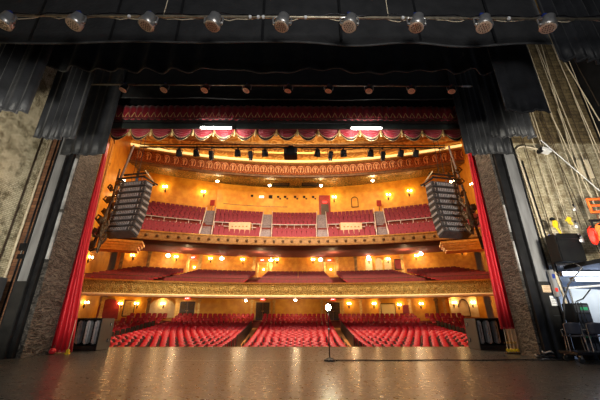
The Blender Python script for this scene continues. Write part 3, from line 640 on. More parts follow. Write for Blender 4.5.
for i, (px, py, Y_, l) in enumerate(((578, 226, 10.6, 'white pulley block on the gallery rail, left one'), (583, 240, 10.5, 'white pulley block on the gallery rail, lower one'), (576, 209, 10.8, 'white pulley block above the gallery rail'))):
    t = empty('pulley_block', at(px, py, Y_), l, 'pulley'); MB().lathe((0, 0, 0), [(.04, -.04), (.06, -.03), (.06, .03), (.04, .04)], 14, RX(PI/2)).build('wheel', M['white_strip'], t); MB().box((0, -.06, .03), (.05, .02, .22), ch=.004).build('cheek', M['steel'], t); MB().box((0, 0, .17), (.04, .04, .1)).build('shackle', M['black_metal'], t)

# room below the gallery, lit cool
struct(MB().box2((10.35, 16.4, 0), (16, 16.6, 3.5)).build('wall_side_room', M['bluegrey']))
struct(MB().box2((10.35, 12.6, -.3), (16, 16.4, 0)).build('floor_side_room', M['stage']))
struct(MB().box2((14.9, -6, 0), (15.3, 12.9, 17)).build('wall_stage_right', M['black']))
struct(MB().box2((10.35, 13.31, 3.45), (16, 16.4, 3.6)).build('ceiling_side_room', M['black']))
for i, (px, py, Y_, l) in enumerate(((580, 273.5, 13.7, 'cool white strip light under the gallery, upper one'), (592, 279, 14.4, 'cool white strip light under the gallery, lower one'))):
    p = at(px, py, Y_); p.z = min(p.z, 3.25); t = empty('cool_strip_light', p, l, 'strip light', 'cool lamps of the side room')
    MB().tube([(-.75, 0, 0), (1.3, 0, 0)], .09, 10).build('tube', M['tube_blue'], t, smooth=True); MB().box((.28, .12, .0), (2.2, .1, .14), ch=.01).build('housing', M['white_strip'], t); MB().box((-.8, 0, 0), (.06, .2, .2), ch=.01).build('end_cap', M['steel'], t)
    light('side_room_lamp', 'POINT', p+Vector((.3, -.3, -.2)), 60, (.55, .68, 1), .3)
wb = empty('pale_board', at(592, 330, 12.2), 'pale blue-grey upright panel on a frame in the right wing', 'panel', None, -.25); wb.location.z = .9; wb.location.x += .12
MB().box((.1, 0, .75), (1.0, .04, 1.5), RY(.08), ch=.01).build('panel', M['bluegrey'], wb)
for sx in (-.45, .62): MB().tube([(sx, 0, -.86), (sx+.08, 0, 1.55)], .03, 8).build('frame_post', M['black_metal'], wb)
MB().tube([(-.5, 0, 1.55), (.75, 0, 1.62)], .04, 8).build('top_bar', M['white_strip'], wb); MB().tube([(-.3, -.05, 1.05), (-.05, -.07, 1.15), (.3, -.05, 1.5)], .02, 6).build('cable', M['black'], wb)
# rack of black gear
rk = empty('equipment_rack', (10.5, 12.05, 0), 'black equipment rack with green lights in the right wing', 'rack')
MB().box((0, 0, .95), (.6, .5, 1.85), ch=.02).build('rack_body', M['black'], rk)
for i in range(5): MB().box((0, -.26, .4+i*.32), (.5, .03, .26), ch=.01).build('rack_unit', M['black_metal' if i % 2 else 'grey_panel'], rk)
MB().box((.05, -.28, 1.68), (.3, .02, .1), ch=.004).build('green_panel', M['green'], rk); MB().box((-.1, -.28, .74), (.2, .02, .05)).build('green_panel', M['green'], rk)
for i in range(3): MB().tube([(-.2+.1*i, -.3, 1.9), (-.3+.13*i, -.36, 1.3), (-.15+.12*i, -.4, .6), (-.2+.2*i, -.35, .05)], .015, 6).build('hanging_cable', M['black'], rk)
# stacked chairs
def chair(x, y, rz, lab):
    t = empty('stacking_chair', (x, y, .34), lab, 'chair', 'chairs in the right wing', rz)
    def seat(u, v): return (-.23+.46*u, -.22+.44*v, .45+.02*abs(2*u-1)-.02*sin(PI*v)-.03*(v > .9)*0)
    MB().grid(seat, 8, 8).build('seat', M['chair_grey'], t, smooth=True, solid=.02)
    def back(u, v): return (-.22+.44*u, .22+.08*v+.05*(1-abs(2*u-1)**2)-.03, .52+.36*v-.04*v*abs(2*u-1)**3)
    MB().grid(back, 10, 8).build('backrest', M['chair_grey'], t, smooth=True, solid=.02)
    for sx in (-1, 1):
        MB().tube([(sx*.24, -.24, 0), (sx*.22, -.2, .44)], .013, 8).build('leg', M['steel'], t); MB().tube([(sx*.24, .28, 0), (sx*.22, .2, .44), (sx*.22, .26, .84)], .013, 8).build('leg', M['steel'], t)
        MB().tube([(sx*.25, -.18, .44), (sx*.27, -.18, .64), (sx*.27, .2, .66)], .013, 8).build('armrest', M['steel'], t)
    return t
chair(9.5, 11.3, math.radians(150), 'grey plastic chair with steel legs in right wing, nearer the post')
chair(10.15, 11.2, math.radians(155), 'grey plastic chair with steel legs at the right picture edge')
ct = empty('equipment_cart', (9.85, 11.25, 0), 'low dark cart carrying grey plastic chairs in the right wing', 'cart')
MB().box((0, 0, .29), (1.5, .8, .09), ch=.015).build('deck', M['black_metal'], ct)
for sx in (-.6, .6):
    for sy in (-.3, .3): MB().lathe((sx, sy, .1), [(.09, -.03), (.1, -.02), (.1, .02), (.09, .03)], 12, RX(PI/2)).build('wheel', M['dark_post'], ct); MB().box((sx, sy, .19), (.06, .08, .12)).build('caster_fork', M['steel'], ct)
# tangle at floor
cb_ = empty('cable_heap', (8.6, 12.1, 0), 'heap of dark cables on the floor beside the right post', 'cable')
rr = random.Random(4)
for i in range(7):
    c = [rr.uniform(.1, .5), rr.uniform(-.1, .1)]; q = rr.uniform(.12, .28)
    MB().tube([(c[0]+q*cos(a), c[1]+q*.7*sin(a), .03+.035*i+.02*sin(3*a)) for a in [2*PI*j/20 for j in range(21)]], .02, 6).build('cable_loop', M['black_metal' if i % 3 else 'spk_rear'], cb_, smooth=True)
hc = tag(MB().tube([at(575, 262, 11.3), at(583, 266, 11.2)+Vector((0, 0, -.05)), at(570, 284, 11.5), at(565, 300, 11.9), at(567, 340, 11.9)], .03, 8).build('hanging_cable', M['grey_panel'], smooth=True), 'grey cable looping down from the gallery deck', 'cable')
# handset / vertical box on post
bxp = empty('control_box', at(555, 283, 12.05), 'grey metal control box on a pipe beside the paper notices', 'control box')
MB().box((0, 0, 0), (.17, .16, 1.0), ch=.02).build('box_body', M['post'], bxp); MB().box((-.03, -.09, -.25), (.1, .03, .14), ch=.01).build('red_switch', M['redcable'], bxp); MB().tube([(0, 0, -.5), (0, 0, -2.5)], .03, 8).build('pipe', M['black_metal'], bxp); MB().box((0, -.09, .25), (.1, .02, .16), ch=.004).build('dial_plate', M['blue'], bxp)

# ================================================================== AUDITORIUM SHELL
FSL = (1.25+1.1)/(38-19)
def zf(s):   # stalls floor height
    if s < 19: return -1.1
    if s < 37.9: return -1.1+.0130*(s-19)**1.6
    return min(1.22, .30+(s-37.9)*.27)
BW = 42.5
fl = MB()
ss = [17.6, 19]+[19+i for i in range(1, 19)]+[37.9, 39, 40, 41.3, BW+.2]
fl.sweep([(s, zf(s)) for s in ss]+[(BW+.2, -1.8), (17.6, -1.8)], -21, 21, K, 30); struct(fl.build('floor_stalls', M['carpet']))
# gold aisle carpets
def fan(Y): return 1+.012*(Y-21)
for nm, xc in (('left', -3.75), ('right', 3.75)):
    a = MB()
    def g(u, v, xc=xc):
        s = 19.2+u*(38.4-19.2); X = (1 if xc > 0 else -1)*(3.25+.045*(s-21)+.5)+(v-.5)*.95; return (X, s-K*X*X, zf(s)+.012)
    struct(a.grid(g, 20, 2).build('floor_aisle_'+nm, M['aisle']))
for nm, xc in (('outer_left', -13.3), ('outer_right', 13.3)):
    a = MB()
    def g(u, v, xc=xc):
        s = 19.2+3+u*(38.4-22.2); X = (1 if xc > 0 else -1)*(13.35+.03*(s-21)+.5)+(v-.5)*.9; return (X, s-K*X*X, zf(s)+.012)
    struct(a.grid(g, 20, 2).build('floor_aisle_'+nm, M['aisle']))
# curved back walls
KB = K
def backwall(name, Yc, z0, z1, m_, x=21.5, k=KB):
    return struct(MB().sweep([(Yc, z0), (Yc, z1), (Yc+.3, z1), (Yc+.3, z0)], -x, x, k, 40).build(name, m_))
backwall('wall_back_stalls', BW, -1, 4.0, M['gold_wall']); backwall('wall_back_loge', BW, 4.0, 9.6, M['gold_wall2'])
UB = 47.0
backwall('wall_back_balcony', UB, 9.6, 22.6, M['gold_wall'], 23)
# side walls: splayed from the proscenium
SW = [(-10.35, 14.3), (-11.2, 15.8), (-19.9, 29.0), (-23.3, 40.5)]
def sidewall(sgn, name, m_):
    mb = MB()
    for i in range(3):
        (xa, ya), (xb, yb) = SW[i], SW[i+1]
        xa, xb = xa*-sgn, xb*-sgn
        n = Vector((yb-ya, -(xb-xa), 0)).normalized()*.3
        if n.x*sgn < 0: n = -n
        mb.prism([(xa, ya, -1.8), (xb, yb, -1.8), (xb+n.x, yb+n.y, -1.8), (xa+n.x, ya+n.y, -1.8)], (0, 0, 27))
    return struct(mb.build(name, m_))
sidewall(-1, 'wall_side_left', M['gold_wall']); sidewall(1, 'wall_side_right', M['gold_wall'])

# loge (mezzanine)
LG = 30.3
def loge_z(s): return 4.0+(s-LG-.6)*.235
lx = 18.6
prof = [(LG+.25, 3.35), (LG+.25, 4.0)]
rows_l = []
s = LG+.9
while s < BW-1.2:
    rows_l.append(s); z = loge_z(s); prof += [(s-.45, z), (s+.45, z)]; s += .95
prof += [(BW-.8, loge_z(s)), (BW, loge_z(s)), (BW, 3.86)]
struct(MB().sweep(prof, -20.3, 20.3, K, 40).build('floor_loge', M['carpet']))
fas = MB().sweep([(LG, 3.45), (LG, 4.45), (LG+.25, 4.45), (LG+.25, 3.45)], -lx, lx, K, 60).build('balcony_front', M['green_gold']); struct(fas, 'green and gold relief band along the lower balcony front', 'balcony front')
MB().sweep([(LG-.10, 3.20), (LG-.16, 3.34), (LG-.06, 3.45), (LG+.3, 3.45), (LG+.3, 3.20)], -lx, lx, K, 60).build('lower_moulding', M['cream'], fas)
MB().sweep([(LG-.10, 4.45), (LG-.14, 4.58), (LG+.3, 4.60), (LG+.3, 4.45)], -lx, lx, K, 60).build('upper_moulding', M['gold'], fas)
ro = MB(); nro = 58
for i in range(nro):
    X = -lx+.4+(2*lx-.8)*i/(nro-1); c = Vector((X, LG-K*X*X-.02, 3.95))
    if i % 2: ro.lathe(c, [(.22, 0), (.22, .03), (.16, .05), (.12, .02), (.07, .06), (.02, .07)], 12, RX(PI/2))
    else:
        for sg in (-1, 1): ro.tube([c+Vector((sg*(.05+.3*t_), -.03, .2*sin(t_*2.6*PI)*(1-.4*t_))) for t_ in [j/8 for j in range(9)]], .035, 5)
ro.build('relief_ornament', M['relief_gold'], fas)
MB().sweep([(LG+.15, 4.95), (LG+.15, 5.0), (LG+.2, 5.0), (LG+.2, 4.95)], -lx, lx, K, 50).build('top_rail', M['bronze'], fas)
# soffit below loge
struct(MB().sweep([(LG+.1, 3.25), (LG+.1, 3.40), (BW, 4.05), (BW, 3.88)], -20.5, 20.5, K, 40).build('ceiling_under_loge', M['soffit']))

# upper balcony
UG = 33.3
ux = 17.6
def ub_z(s):
    if s < 39.4: return 9.35+(s-UG-.8)*.50
    return 12.85+(s-40.2)*.60
rows_u = []; s = UG+1.0; prof = [(UG+.2, 8.95), (UG+.2, 9.35)]
while s < 39.0: rows_u.append(s); z = ub_z(s); prof += [(s-.42, z), (s+.42, z)]; s += .84
prof += [(s-.42, 12.1), (40.1, 12.1)]; s = 40.6
while s < UB-.6: rows_u.append(s); z = ub_z(s); prof += [(s-.42, z), (s+.42, z)]; s += .84
prof += [(UB, z+.1), (UB, 9.5)]
struct(MB().sweep(prof, -22.5, 22.5, K, 40).build('floor_upper_balcony', M['carpet']))
uf = struct(MB().sweep([(UG, 9.02), (UG, 9.72), (UG+.2, 9.72), (UG+.2, 9.02)], -ux-1.5, ux+1.5, K, 60).build('balcony_front', M['gilt_dark']), 'dark gilt upper balcony front with a row of round bosses', 'balcony front')
MB().sweep([(UG-.08, 9.72), (UG-.12, 9.84), (UG+.2, 9.86), (UG+.2, 9.72)], -ux-1.5, ux+1.5, K, 60).build('upper_moulding', M['gold'], uf)
MB().sweep([(UG-.16, 8.86), (UG-.2, 8.98), (UG-.05, 9.06), (UG+.2, 9.02), (UG+.2, 8.86)], -ux-1.5, ux+1.5, K, 60).build('lower_moulding', M['gilt_mid'], uf)
MB().sweep([(UG-.03, 9.12), (UG-.03, 9.62), (UG+.02, 9.62), (UG+.02, 9.12)], -ux+2, ux-2, K, 60).build('frieze_band', M['gilt_mid'], uf)
for i in range(34):
    X = -16.2+32.4*i/33; MB().lathe((X, UG-K*X*X-.03, 9.35), [(.15, 0), (.16, .08), (.10, .14), (.03, .15)], 10, RX(PI/2)).build('boss', M['bronze'], uf)
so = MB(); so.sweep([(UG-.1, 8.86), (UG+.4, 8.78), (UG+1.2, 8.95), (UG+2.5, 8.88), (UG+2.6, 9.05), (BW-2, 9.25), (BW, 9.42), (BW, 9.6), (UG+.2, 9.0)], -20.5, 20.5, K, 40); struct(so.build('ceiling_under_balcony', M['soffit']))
# stepped gilt returns where balcony meets side walls
for sg in (-1, 1):
    rt = MB()
    for j in range(4): rt.box((0, .25*j*0, .0+.2*j), (3.6+.25*j, 1.2+.22*j, .2))
    o = struct(rt.build('trim_gilt_return_'+('left' if sg < 0 else 'right'), M['gold'])); p = at(116 if sg < 0 else 470, 246, 25.0); o.location = (p.x+(-.4 if sg < 0 else .2), 25.5, p.z-.2); o.rotation_euler = (0, 0, -sg*.35)

# booth front on upper back wall
xa = on_curve(217, 200, UB-.5, K).x; xb = on_curve(318.5, 200, UB-.5, K).x
bf = struct(MB().sweep([(UB-.7, 16.2), (UB-.7, 21.4), (UB, 21.4), (UB, 16.2)], xa, xb, K, 20).build('wall_booth_front', M['gold_wall']))
MB().sweep([(UB-.74, 18.05), (UB-.74, 18.15), (UB-.7, 18.15), (UB-.7, 18.05)], xa+1, xb-5, K, 20).build('dado_line', M['gilt_dark'], bf)
for i, px in enumerate((252, 270.5, 278, 285, 295, 304, 313)):
    p = on_curve(px, 197 if i else 196, UB-.7, K); t = empty('booth_window', (p.x, p.y, p.z), '%s small dark projection window from the left on the booth wall' % ORD[i+1].capitalize(), 'window')
    s_ = .55 if i == 1 else .32
    MB().box((0, -.02, 0), (s_+.12, .05, s_+.1), ch=.01).build('frame', M['gilt_dark'], t); MB().box((0, -.05, 0), (s_, .02, s_)).build('pane', M['window_dark'], t)
    if i > 1: MB().box((.35, -.03, -.3), (.28, .04, .28), ch=.01).build('shutter', M['bronze'], t)
p = on_curve(261.5, 197, UB-.7, K); t = empty('lit_booth_window', p, 'bright lit projection window on the booth wall', 'window')
MB().box((0, -.02, 0), (.9, .05, .5), ch=.01).build('frame', M['brown'], t); MB().box((0, -.05, 0), (.78, .02, .38)).build('pane', mat('lit_pane', (1, .8, .6), .5, emit=(1, .75, .5), es=2.2), t)
# doorway beside booth
p = on_curve(324.5, 202, UB-.2, K); t = empty('stair_doorway', (p.x, p.y, 16.6), 'red-brown doorway beside the booth wall at the top', 'doorway')
MB().box((0, -.05, 1.6), (1.8, .2, 4.0), ch=.02).build('surround', M['red_panel'], t); MB().box((0, -.2, 1.0), (1.2, .1, 2.0), ch=.02).build('door', M['door'], t); MB().box((0, -.22, 2.4), (.7, .1, .3), ch=.01).build('exit_sign', M['exit'], t)

# rear ceiling soffit and cornice ring, main ceiling
KC = .0098
CR = 40.0
struct(MB().sweep([(CR+.1, 20.5), (CR+2.2, 20.9), (CR+2.3, 21.3), (CR+6.2, 21.8), (UB+2.5, 21.6), (UB+2.5, 22.2), (CR+.1, 20.9)], -24.5, 24.5, KC, 40).build('ceiling_rear', M['ceil_green']))
cr = struct(MB().sweep([(CR, 20.65), (CR, 22.25), (CR+.3, 22.25), (CR+.3, 20.65)], -24, 24, KC, 70).build('trim_cornice_band', M['salmon']))
MB().sweep([(CR-.1, 20.35), (CR-.16, 20.55), (CR-.05, 20.7), (CR+.3, 20.7), (CR+.3, 20.35)], -24, 24, KC, 70).build('lower_moulding', M['brown'], cr)
MB().sweep([(CR-.2, 22.25), (CR-.35, 22.4), (CR-.25, 22.6), (CR+.3, 22.6), (CR+.3, 22.25)], -24, 24, KC, 70).build('upper_moulding', M['gilt_dark'], cr)
rl = MB()
for i in range(44):
    X = -23+46*i/43; c = Vector((X, CR-KC*X*X-.05, 21.5)); a0 = math.atan(2*KC*X)
    rl.tube([c+Vector((.43*cos(a), 0, .60*sin(a))) for a in [PI*-.28+1.56*PI*j/14 for j in range(15)]], .06, 5)
    rl.box(c+Vector((0, -.02, -.1)), (.14, .1, .7)); rl.tube([c+Vector((.16*cos(a), -.02, .22+.16*sin(a))) for a in [2*PI*j/10 for j in range(11)]], .05, 5)
rl.build('scallop_relief', M['salmon_relief'], cr)
MB().sweep([(CR-.55, 22.62), (CR-.62, 22.75), (CR-.5, 22.85), (CR+.2, 22.85), (CR+.2, 22.62)], -24, 24, KC, 70).build('cove_light_strip', mat('cove_light', (1, .85, .5), .5, emit=(1, .66, .24), es=1.3), cr)
ce = MB().sweep([(CR+.2, 22.85), (CR-2, 23.3), (CR-6, 24.2), (CR-14, 25.3), (CR-29, 25.4), (CR-29, 25.8), (CR+.2, 25.8)], -24.5, 24.5, .004, 30); struct(ce.build('ceiling', M['ceil']))
for i in range(2):
    struct(MB().sweep([(CR-1.6-1.6*i, 23.15+.36*i), (CR-1.7-1.6*i, 22.98+.36*i), (CR-2.0-1.6*i, 23.05+.38*i), (CR-2.1-1.6*i, 23.3+.36*i)], -24, 24, .0075, 40).build('trim_ceiling_rib_%d' % (i+1), M['gilt_dark' if i else 'gold']))
# dark openings of ceiling recess
for i, (u0, u1, l) in enumerate(((272, 290, 'dark recessed slot in the rear ceiling, left of centre'), (301, 319, 'dark recessed slot in the rear ceiling, right of centre'))):
    p = on_curve((u0+u1)/2, 184.5, CR+3.5, KC); o = empty('ceiling_slot', p, l, 'vent')
    MB().box((0, 0, 0), (2.6, .3, .5), ch=.03).build('slot_frame', M['black'], o); MB().box((0, -.17, 0), (2.2, .04, .3), ch=.01).build('louver', M['bronze'], o)

# ================================================================== LAMPS IN THE HOUSE
def sconce(p, lab, d=(0, -1, 0), s=1.0, power=18, arms=2, mb='bulb', grp=None):
    d = Vector(d).normalized(); side = Vector((-d.y, d.x, 0)); t = empty('wall_sconce', p, lab, 'wall lamp', grp)
    MB().lathe((0, 0, -.25*s), [(.05*s, -.4*s), (.1*s, -.2*s), (.12*s, 0), (.07*s, .15*s), (.03*s, .2*s)], 8).build('backplate', M['bronze'], t)
    for i in range(arms):
        o = 0 if arms == 1 else (-1+2*i)
        tip = d*.28*s+side*o*.2*s
        MB().tube([(0, 0, -.2*s), tip*.6+Vector((0, 0, -.3*s)), tip+Vector((0, 0, -.1*s))], .02*s, 6).build('arm', M['brass'], t)
        MB().ball(tip+Vector((0, 0, .06*s)), .10*s, 10, (1, 1, 1.4)).build('bulb', M[mb], t, smooth=True)
    light('sconce_lamp', 'POINT', p+d*.5*s+Vector((0, 0, .1)), power, (1, .60, .24), .16)
    return t
LS = [(122, 304, 'left of the framed panel by the far left stalls exit'), (138, 304, 'right of the framed panel by the far left stalls exit'), (164, 304, 'centred in the arched niche beside the left stalls door'), (349, 304, 'just beyond the ghost light on the stalls wall'), (374, 304, 'left of the yellow poster on the stalls wall'),
      (399, 305, 'right of the yellow poster beside the red panel'), (421, 304, 'alone between red panel and the cream arched panel'), (454, 303, 'left of the cream arched panel, stalls wall'), (473, 303, 'right of the cream arched panel, stalls wall')]
for (px, py, l) in LS: sconce(on_curve(px, py, BW-.05, KB), 'twin bulb sconce '+l, s=.8, power=26)
LL = [(134, 256, 'leftmost of the lower balcony wall'), (177, 257.5, 'second from the left'), (211, 259, 'third from the left'), (243, 260, 'fourth from the left, left of the bright doorway'), (277, 260, 'right of the bright centre doorway'), (313, 260, 'left of the second bright doorway'), (369, 260, 'in the first arched niche at right'), (388, 259.5, 'in the second arched niche at right'), (416, 256, 'below the upper balcony, right of the niches'), (462, 250.5, 'rightmost of the lower balcony wall')]
for (px, py, l) in LL: sconce(on_curve(px, py, BW-.05, KB), 'warm sconce '+l+', lower balcony wall' if 'wall' not in l and 'niche' not in l else 'warm sconce '+l, s=.8, power=34)
LU = [(166, 188, 'glowing low on the wall left of the booth, outer one'), (204, 193, 'glowing on the wall beside the booth, inner one'), (334, 198, 'right of the red-brown doorway at the top'), (388, 195.5, 'on the tall right rear wall, inner one'), (409, 191.5, 'on the tall right rear wall, outer one'), (151, 184, 'on the left rear wall beside the hanging speakers')]
for (px, py, l) in LU[:5]: sconce(on_curve(px, py, UB-.05, K), 'warm sconce '+l, s=1.15, power=75)
# ceiling and soffit downlights
def downlight(p, lab, power, r=.22, grp=None):
    t = empty('ceiling_downlight', p, lab, 'ceiling light', grp)
    MB().lathe((0, 0, 0), [(r*1.3, .06), (r*1.35, 0), (r*1.05, -.03)], 16).build('ring', M['brass'], t, smooth=True)
    MB().ball((0, 0, -.06), r, 12, (1, 1, .8)).build('globe', M['down'], t, smooth=True)
    light('downlight_lamp', 'POINT', p+Vector((0, 0, -.45)), power, (1, .74, .42), .2)
for i, (px, py, l) in enumerate(((217.5, 181, 'leftmost round lamp under the rear ceiling'), (269.5, 185, 'round lamp under the rear ceiling left of the dark slots'), (321, 185, 'round lamp under the rear ceiling right of the dark slots'), (372.5, 180, 'rightmost round lamp under the rear ceiling'))):
    downlight(on_curve(px, py, CR+3.0, KC), l, 170)
for i, (px, py, l) in enumerate(((168.5, 255, 'flat lamp under the upper balcony, leftmost'), (222, 258, 'flat lamp under the upper balcony, second from left'), (271, 259.5, 'flat lamp under the upper balcony beside the bright doorway'), (320.5, 259, 'flat lamp under the upper balcony near the second doorway'), (368.5, 256.5, 'flat lamp under the upper balcony above the arched niches'), (421, 253, 'flat lamp under the upper balcony, rightmost'))):
    p = on_curve(px, py, BW-1.6, K); p.z = min(p.z, 9.1); downlight(p, l, 45, .26)
for i, (px, py, l) in enumerate(((246, 300, 'small lamp under the lower balcony left of the centre door'), (295.5, 299.5, 'small lamp under the lower balcony above the centre stalls'))):
    p = on_curve(px, py, BW-2.5, K); p.z = min(p.z, 3.70); downlight(p, l, 30, .18)

# chandelier-like bronze brackets on the splayed walls
def bracket(px, py, Y_, l, n, ln=2.2):
    p = at(px, py, Y_); t = empty('bronze_bracket', p, l, 'wall lamp'); rr = random.Random(int(px))
    MB().tube([(0, 0, -ln), (.04, 0, -ln/2), (0, 0, 0), (.02, 0, ln)], [.05, .10, .11, .05], 8).build('stem', M['bronze'], t)
    for i in range(n):
        z = -ln*.8+i*ln*1.5/n; sg = 1 if i % 2 else -1; L_ = .35+rr.random()*.2
        MB().tube([(0, 0, z), (sg*L_*.5, -.1, z-.15), (sg*L_, -.15, z+.1), (sg*L_*.8, -.1, z+.3), (sg*L_*.5, -.1, z+.2)], .06, 6).build('scroll', M['bronze'], t)
        MB().ball((sg*L_*(.3+.5*rr.random()), -.1, z+.2*rr.random()), .09+.1*rr.random(), 8, (1.2, .6, 1.3)).build('leaf', M['bronze'], t)
    return t
bracket(113, 200, 18.6, 'leafy bronze bracket on the gold side wall behind the left array', 8, 2.2); bracket(103, 230, 15.4, 'lower leafy bronze bracket beside the left curtain', 5, 1.2)
bracket(457, 187, 18.6, 'leafy bronze bracket on the gold side wall behind the right array', 8, 2.2); bracket(469, 212, 15.4, 'lower leafy bronze bracket beside the right curtain', 5, 1.2)
for (a_, b__, l) in (((134, 146, 21.5), (93, 248, 16.8), 'dark red rope slanting down the left side wall to the curtain'), ((449, 146, 21.5), (484, 248, 16.8), 'dark red rope slanting down the right side wall to the curtain')):
    pa, pb_ = at(*a_), at(*b__); tag(MB().tube([pa, (pa+pb_)/2+Vector((0, 0, -.1)), pb_], .085, 8).build('tieback_rope', M['maroon'], smooth=True), l, 'rope')
SL = [(122, 181, 22, 'upper glowing bulb cluster on the left side wall'), (116, 197, 22, 'lower glowing bulb cluster on the left side wall'), (89, 258, 22, 'glowing bulb cluster low on the left side wall near the curtain'), (474, 184, 21, 'glowing bulb cluster beside the right curtain'), (456, 182, 22, 'glowing bulb cluster right of the right hanging array'), (85, 303, 24, 'bright bulb cluster above the left speaker stack'), (499, 294, 20, 'bright bulb cluster above the right speaker stack')]
def on_side(px, py, sgn):
    d = ray(px, py); best = None
    for i in range(3):
        (x0_, y0_), (x1_, y1_) = SW[i], SW[i+1]; x0_, x1_ = -sgn*x0_, -sgn*x1_
        ex, ey = x1_-x0_, y1_-y0_; det = d.x*(-ey)+ex*d.y
        if abs(det) < 1e-6: continue
        bx_, by_ = x0_-CAM.x, y0_; t_ = (bx_*(-ey)+ex*by_)/det; u_ = (d.x*by_-d.y*bx_)/det
        if 0 <= u_ <= 1 and t_ > 0 and (best is None or t_ < best[0]): best = (t_, CAM+d*t_, Vector((-sgn*abs(ey), -sgn*(-sgn)*0+(-abs(ex)), 0)).normalized())
    return best
for (px, py, Y_, l) in SL:
    sg = -1 if px < 300 else 1; h_ = on_side(px, py, sg)
    if h_ is None: print('no side hit', px); p, nrm = at(px, py, Y_), Vector((-sg, -.5, 0))
    else: p, nrm = h_[1], h_[2]
    sconce(p+nrm*.1, l, nrm, .8, 26, 3 if False else 2)

# ================================================================== DOORS, NICHES, PANELS
def curve_rz(X, k=K): return math.atan2(2*k*X, 1)*-1
def door_pair(n, px, Yc, zb, h, wid, lab, bright=False):
    p = on_curve(px, 300, Yc-.02, K); X = at(px, 305 if zb < 3 else 268, Yc-K*p.x*p.x).x
    t = bpy.data.objects.new('door_%d' % n, None); COL.objects.link(t); t.location = (X, Yc-K*X*X-.05, zb); t.rotation_euler = (0, 0, curve_rz(X)); struct(t, lab, 'door')
    fr = MB(); fr.box((-wid/2-.09, 0, h/2), (.18, .2, h)).box((wid/2+.09, 0, h/2), (.18, .2, h)).box((0, 0, h+.1), (wid+.4, .24, .2)); fr.build('door_frame', M['gold'], t)
    if bright:
        MB().box((0, .12, h/2), (wid, .02, h)).build('lit_lobby', M['cream'], t)
        MB().box((-wid/2+.03, -.1, h/2), (.06, .3, h)).build('leaf', M['brass'], t)
        light('lobby_lamp', 'POINT', t.location+Vector((0.2, -.35, h*.7)), 14, (1, .62, .2), .1)
        MB().ball((.15*wid, -.02, h*.62), .11, 8).build('lobby_globe', M['bulb'], t, smooth=True)
    else:
        for sg in (-1, 1):
            lf = MB().box((sg*wid/4, -.02, h/2), (wid/2-.03, .07, h), ch=.01).build('leaf', M['door'], t)
            for zz_ in (.28, .72): MB().box((sg*wid/4, -.065, h*zz_), (wid/2-.25, .02, h*.34), ch=.01).build('panel', M['bronze'], lf)
            MB().ball((sg*.09, -.1, h*.5), .06, 8).build('handle', M['brass'], lf)
    # exit sign above
    e = empty('exit_sign', t.location+Vector((0, -.32, h+.38)), lab.split(',')[0].replace('door', 'exit sign above door').replace('doorway', 'exit sign above doorway'), 'sign')
    return t, e
def finish_exit(e, lab):
    e['label'] = lab
    MB().box((0, 0, 0), (.62, .1, .26), ch=.01).build('sign_box', M['exit'], e)
    fc = bpy.data.curves.new('letters', 'FONT'); fc.body = 'EXIT'; fc.size = .24; fc.extrude = .005; fc.align_x = 'CENTER'; fc.align_y = 'CENTER'; fc.materials.append(M['exit_letters'])
    tmp = bpy.data.objects.new('letters', fc); COL.objects.link(tmp); bpy.context.view_layer.update(); me = bpy.data.meshes.new_from_object(tmp.evaluated_get(bpy.context.evaluated_depsgraph_get())); bpy.data.objects.remove(tmp)
    fo = bpy.data.objects.new('letters', me); COL.objects.link(fo); fo.parent = e; fo.location = (0, -.06, 0); fo.rotation_euler = (PI/2, 0, 0)
n = 1
for (px, l, el) in ((188, 'dark double door of the stalls left of centre', 'red exit sign above the left stalls door'), (263, 'dark double door at the head of the left stalls aisle', 'red exit sign above the middle stalls door'), (333, 'dark double door behind the ghost light bulb', 'red exit sign above the stalls door behind ghost light')):
    t, e = door_pair(n, px, BW, 1.27, 2.15, 1.75, l); finish_exit(e, el); n += 1
lz = loge_z(BW-1.2)
for (px, l, el) in ((193.5, 'bright doorway left in the lower balcony wall', 'red exit sign over the left lower balcony doorway'), (262.5, 'bright doorway near the centre of the lower balcony wall', 'red exit sign over the centre lower balcony doorway'), (329.5, 'second bright doorway of the lower balcony wall', 'red exit sign over the second lower balcony doorway')):
    t, e = door_pair(n, px, BW, lz-.1, 2.1, 1.15, l, True); finish_exit(e, el); e.location.z = min(e.location.z, 9.15); n += 1

def arch_poly(w_, h_, n_=10):
    return [(-w_/2, 0), (w_/2, 0)]+[(w_/2*cos(a), h_-w_/2+w_/2*sin(a)) for a in [PI*j/n_ for j in range(n_+1)]]
def niche(px, Yc, zb, w_, h_, lab, mi, mf, arch=True, cat='wall panel', name='wall_panel', top=.0):
    py = 306 if zb < 3 else (266 if zb < 9 else 200); X = on_curve(px, py, Yc, K).x
    t = empty(name, (X, Yc-K*X*X-.03, zb), lab, cat, None, curve_rz(X))
    pol = arch_poly(w_, h_) if arch else [(-w_/2, 0), (w_/2, 0), (w_/2, h_), (-w_/2, h_)]
    MB().prism([(x, .0, z) for x, z in pol], (0, -.05, 0)).build('panel_face', mi, t)
    ring = [(x*1.0, -.06, z) for x, z in pol]+[(pol[0][0], -.06, 0)]
    MB().tube(ring, .07, 6).build('panel_frame', mf, t)
    return t
niche(130, BW, 1.7, 1.1, 1.7, 'tall gilt framed panel between the two far left sconces', M['gold'], M['bronze'], False)
niche(110, BW, 1.3, 2.2, 2.3, 'red arched panel behind the left speaker stack', M['red_panel'], M['gold'])
niche(163, BW, 1.5, 3.6, 2.25, 'wide cream arched niche left of the left stalls door', M['cream'], M['gold'])
niche(388, BW, 1.75, 1.7, 1.45, 'yellow framed poster on the stalls back wall', M['poster'], M['bronze'], False, 'poster', 'poster')
niche(406, BW, 2.0, .7, 1.0, 'small red panel between two sconces on the stalls wall', M['red_panel'], M['red_panel'], False)
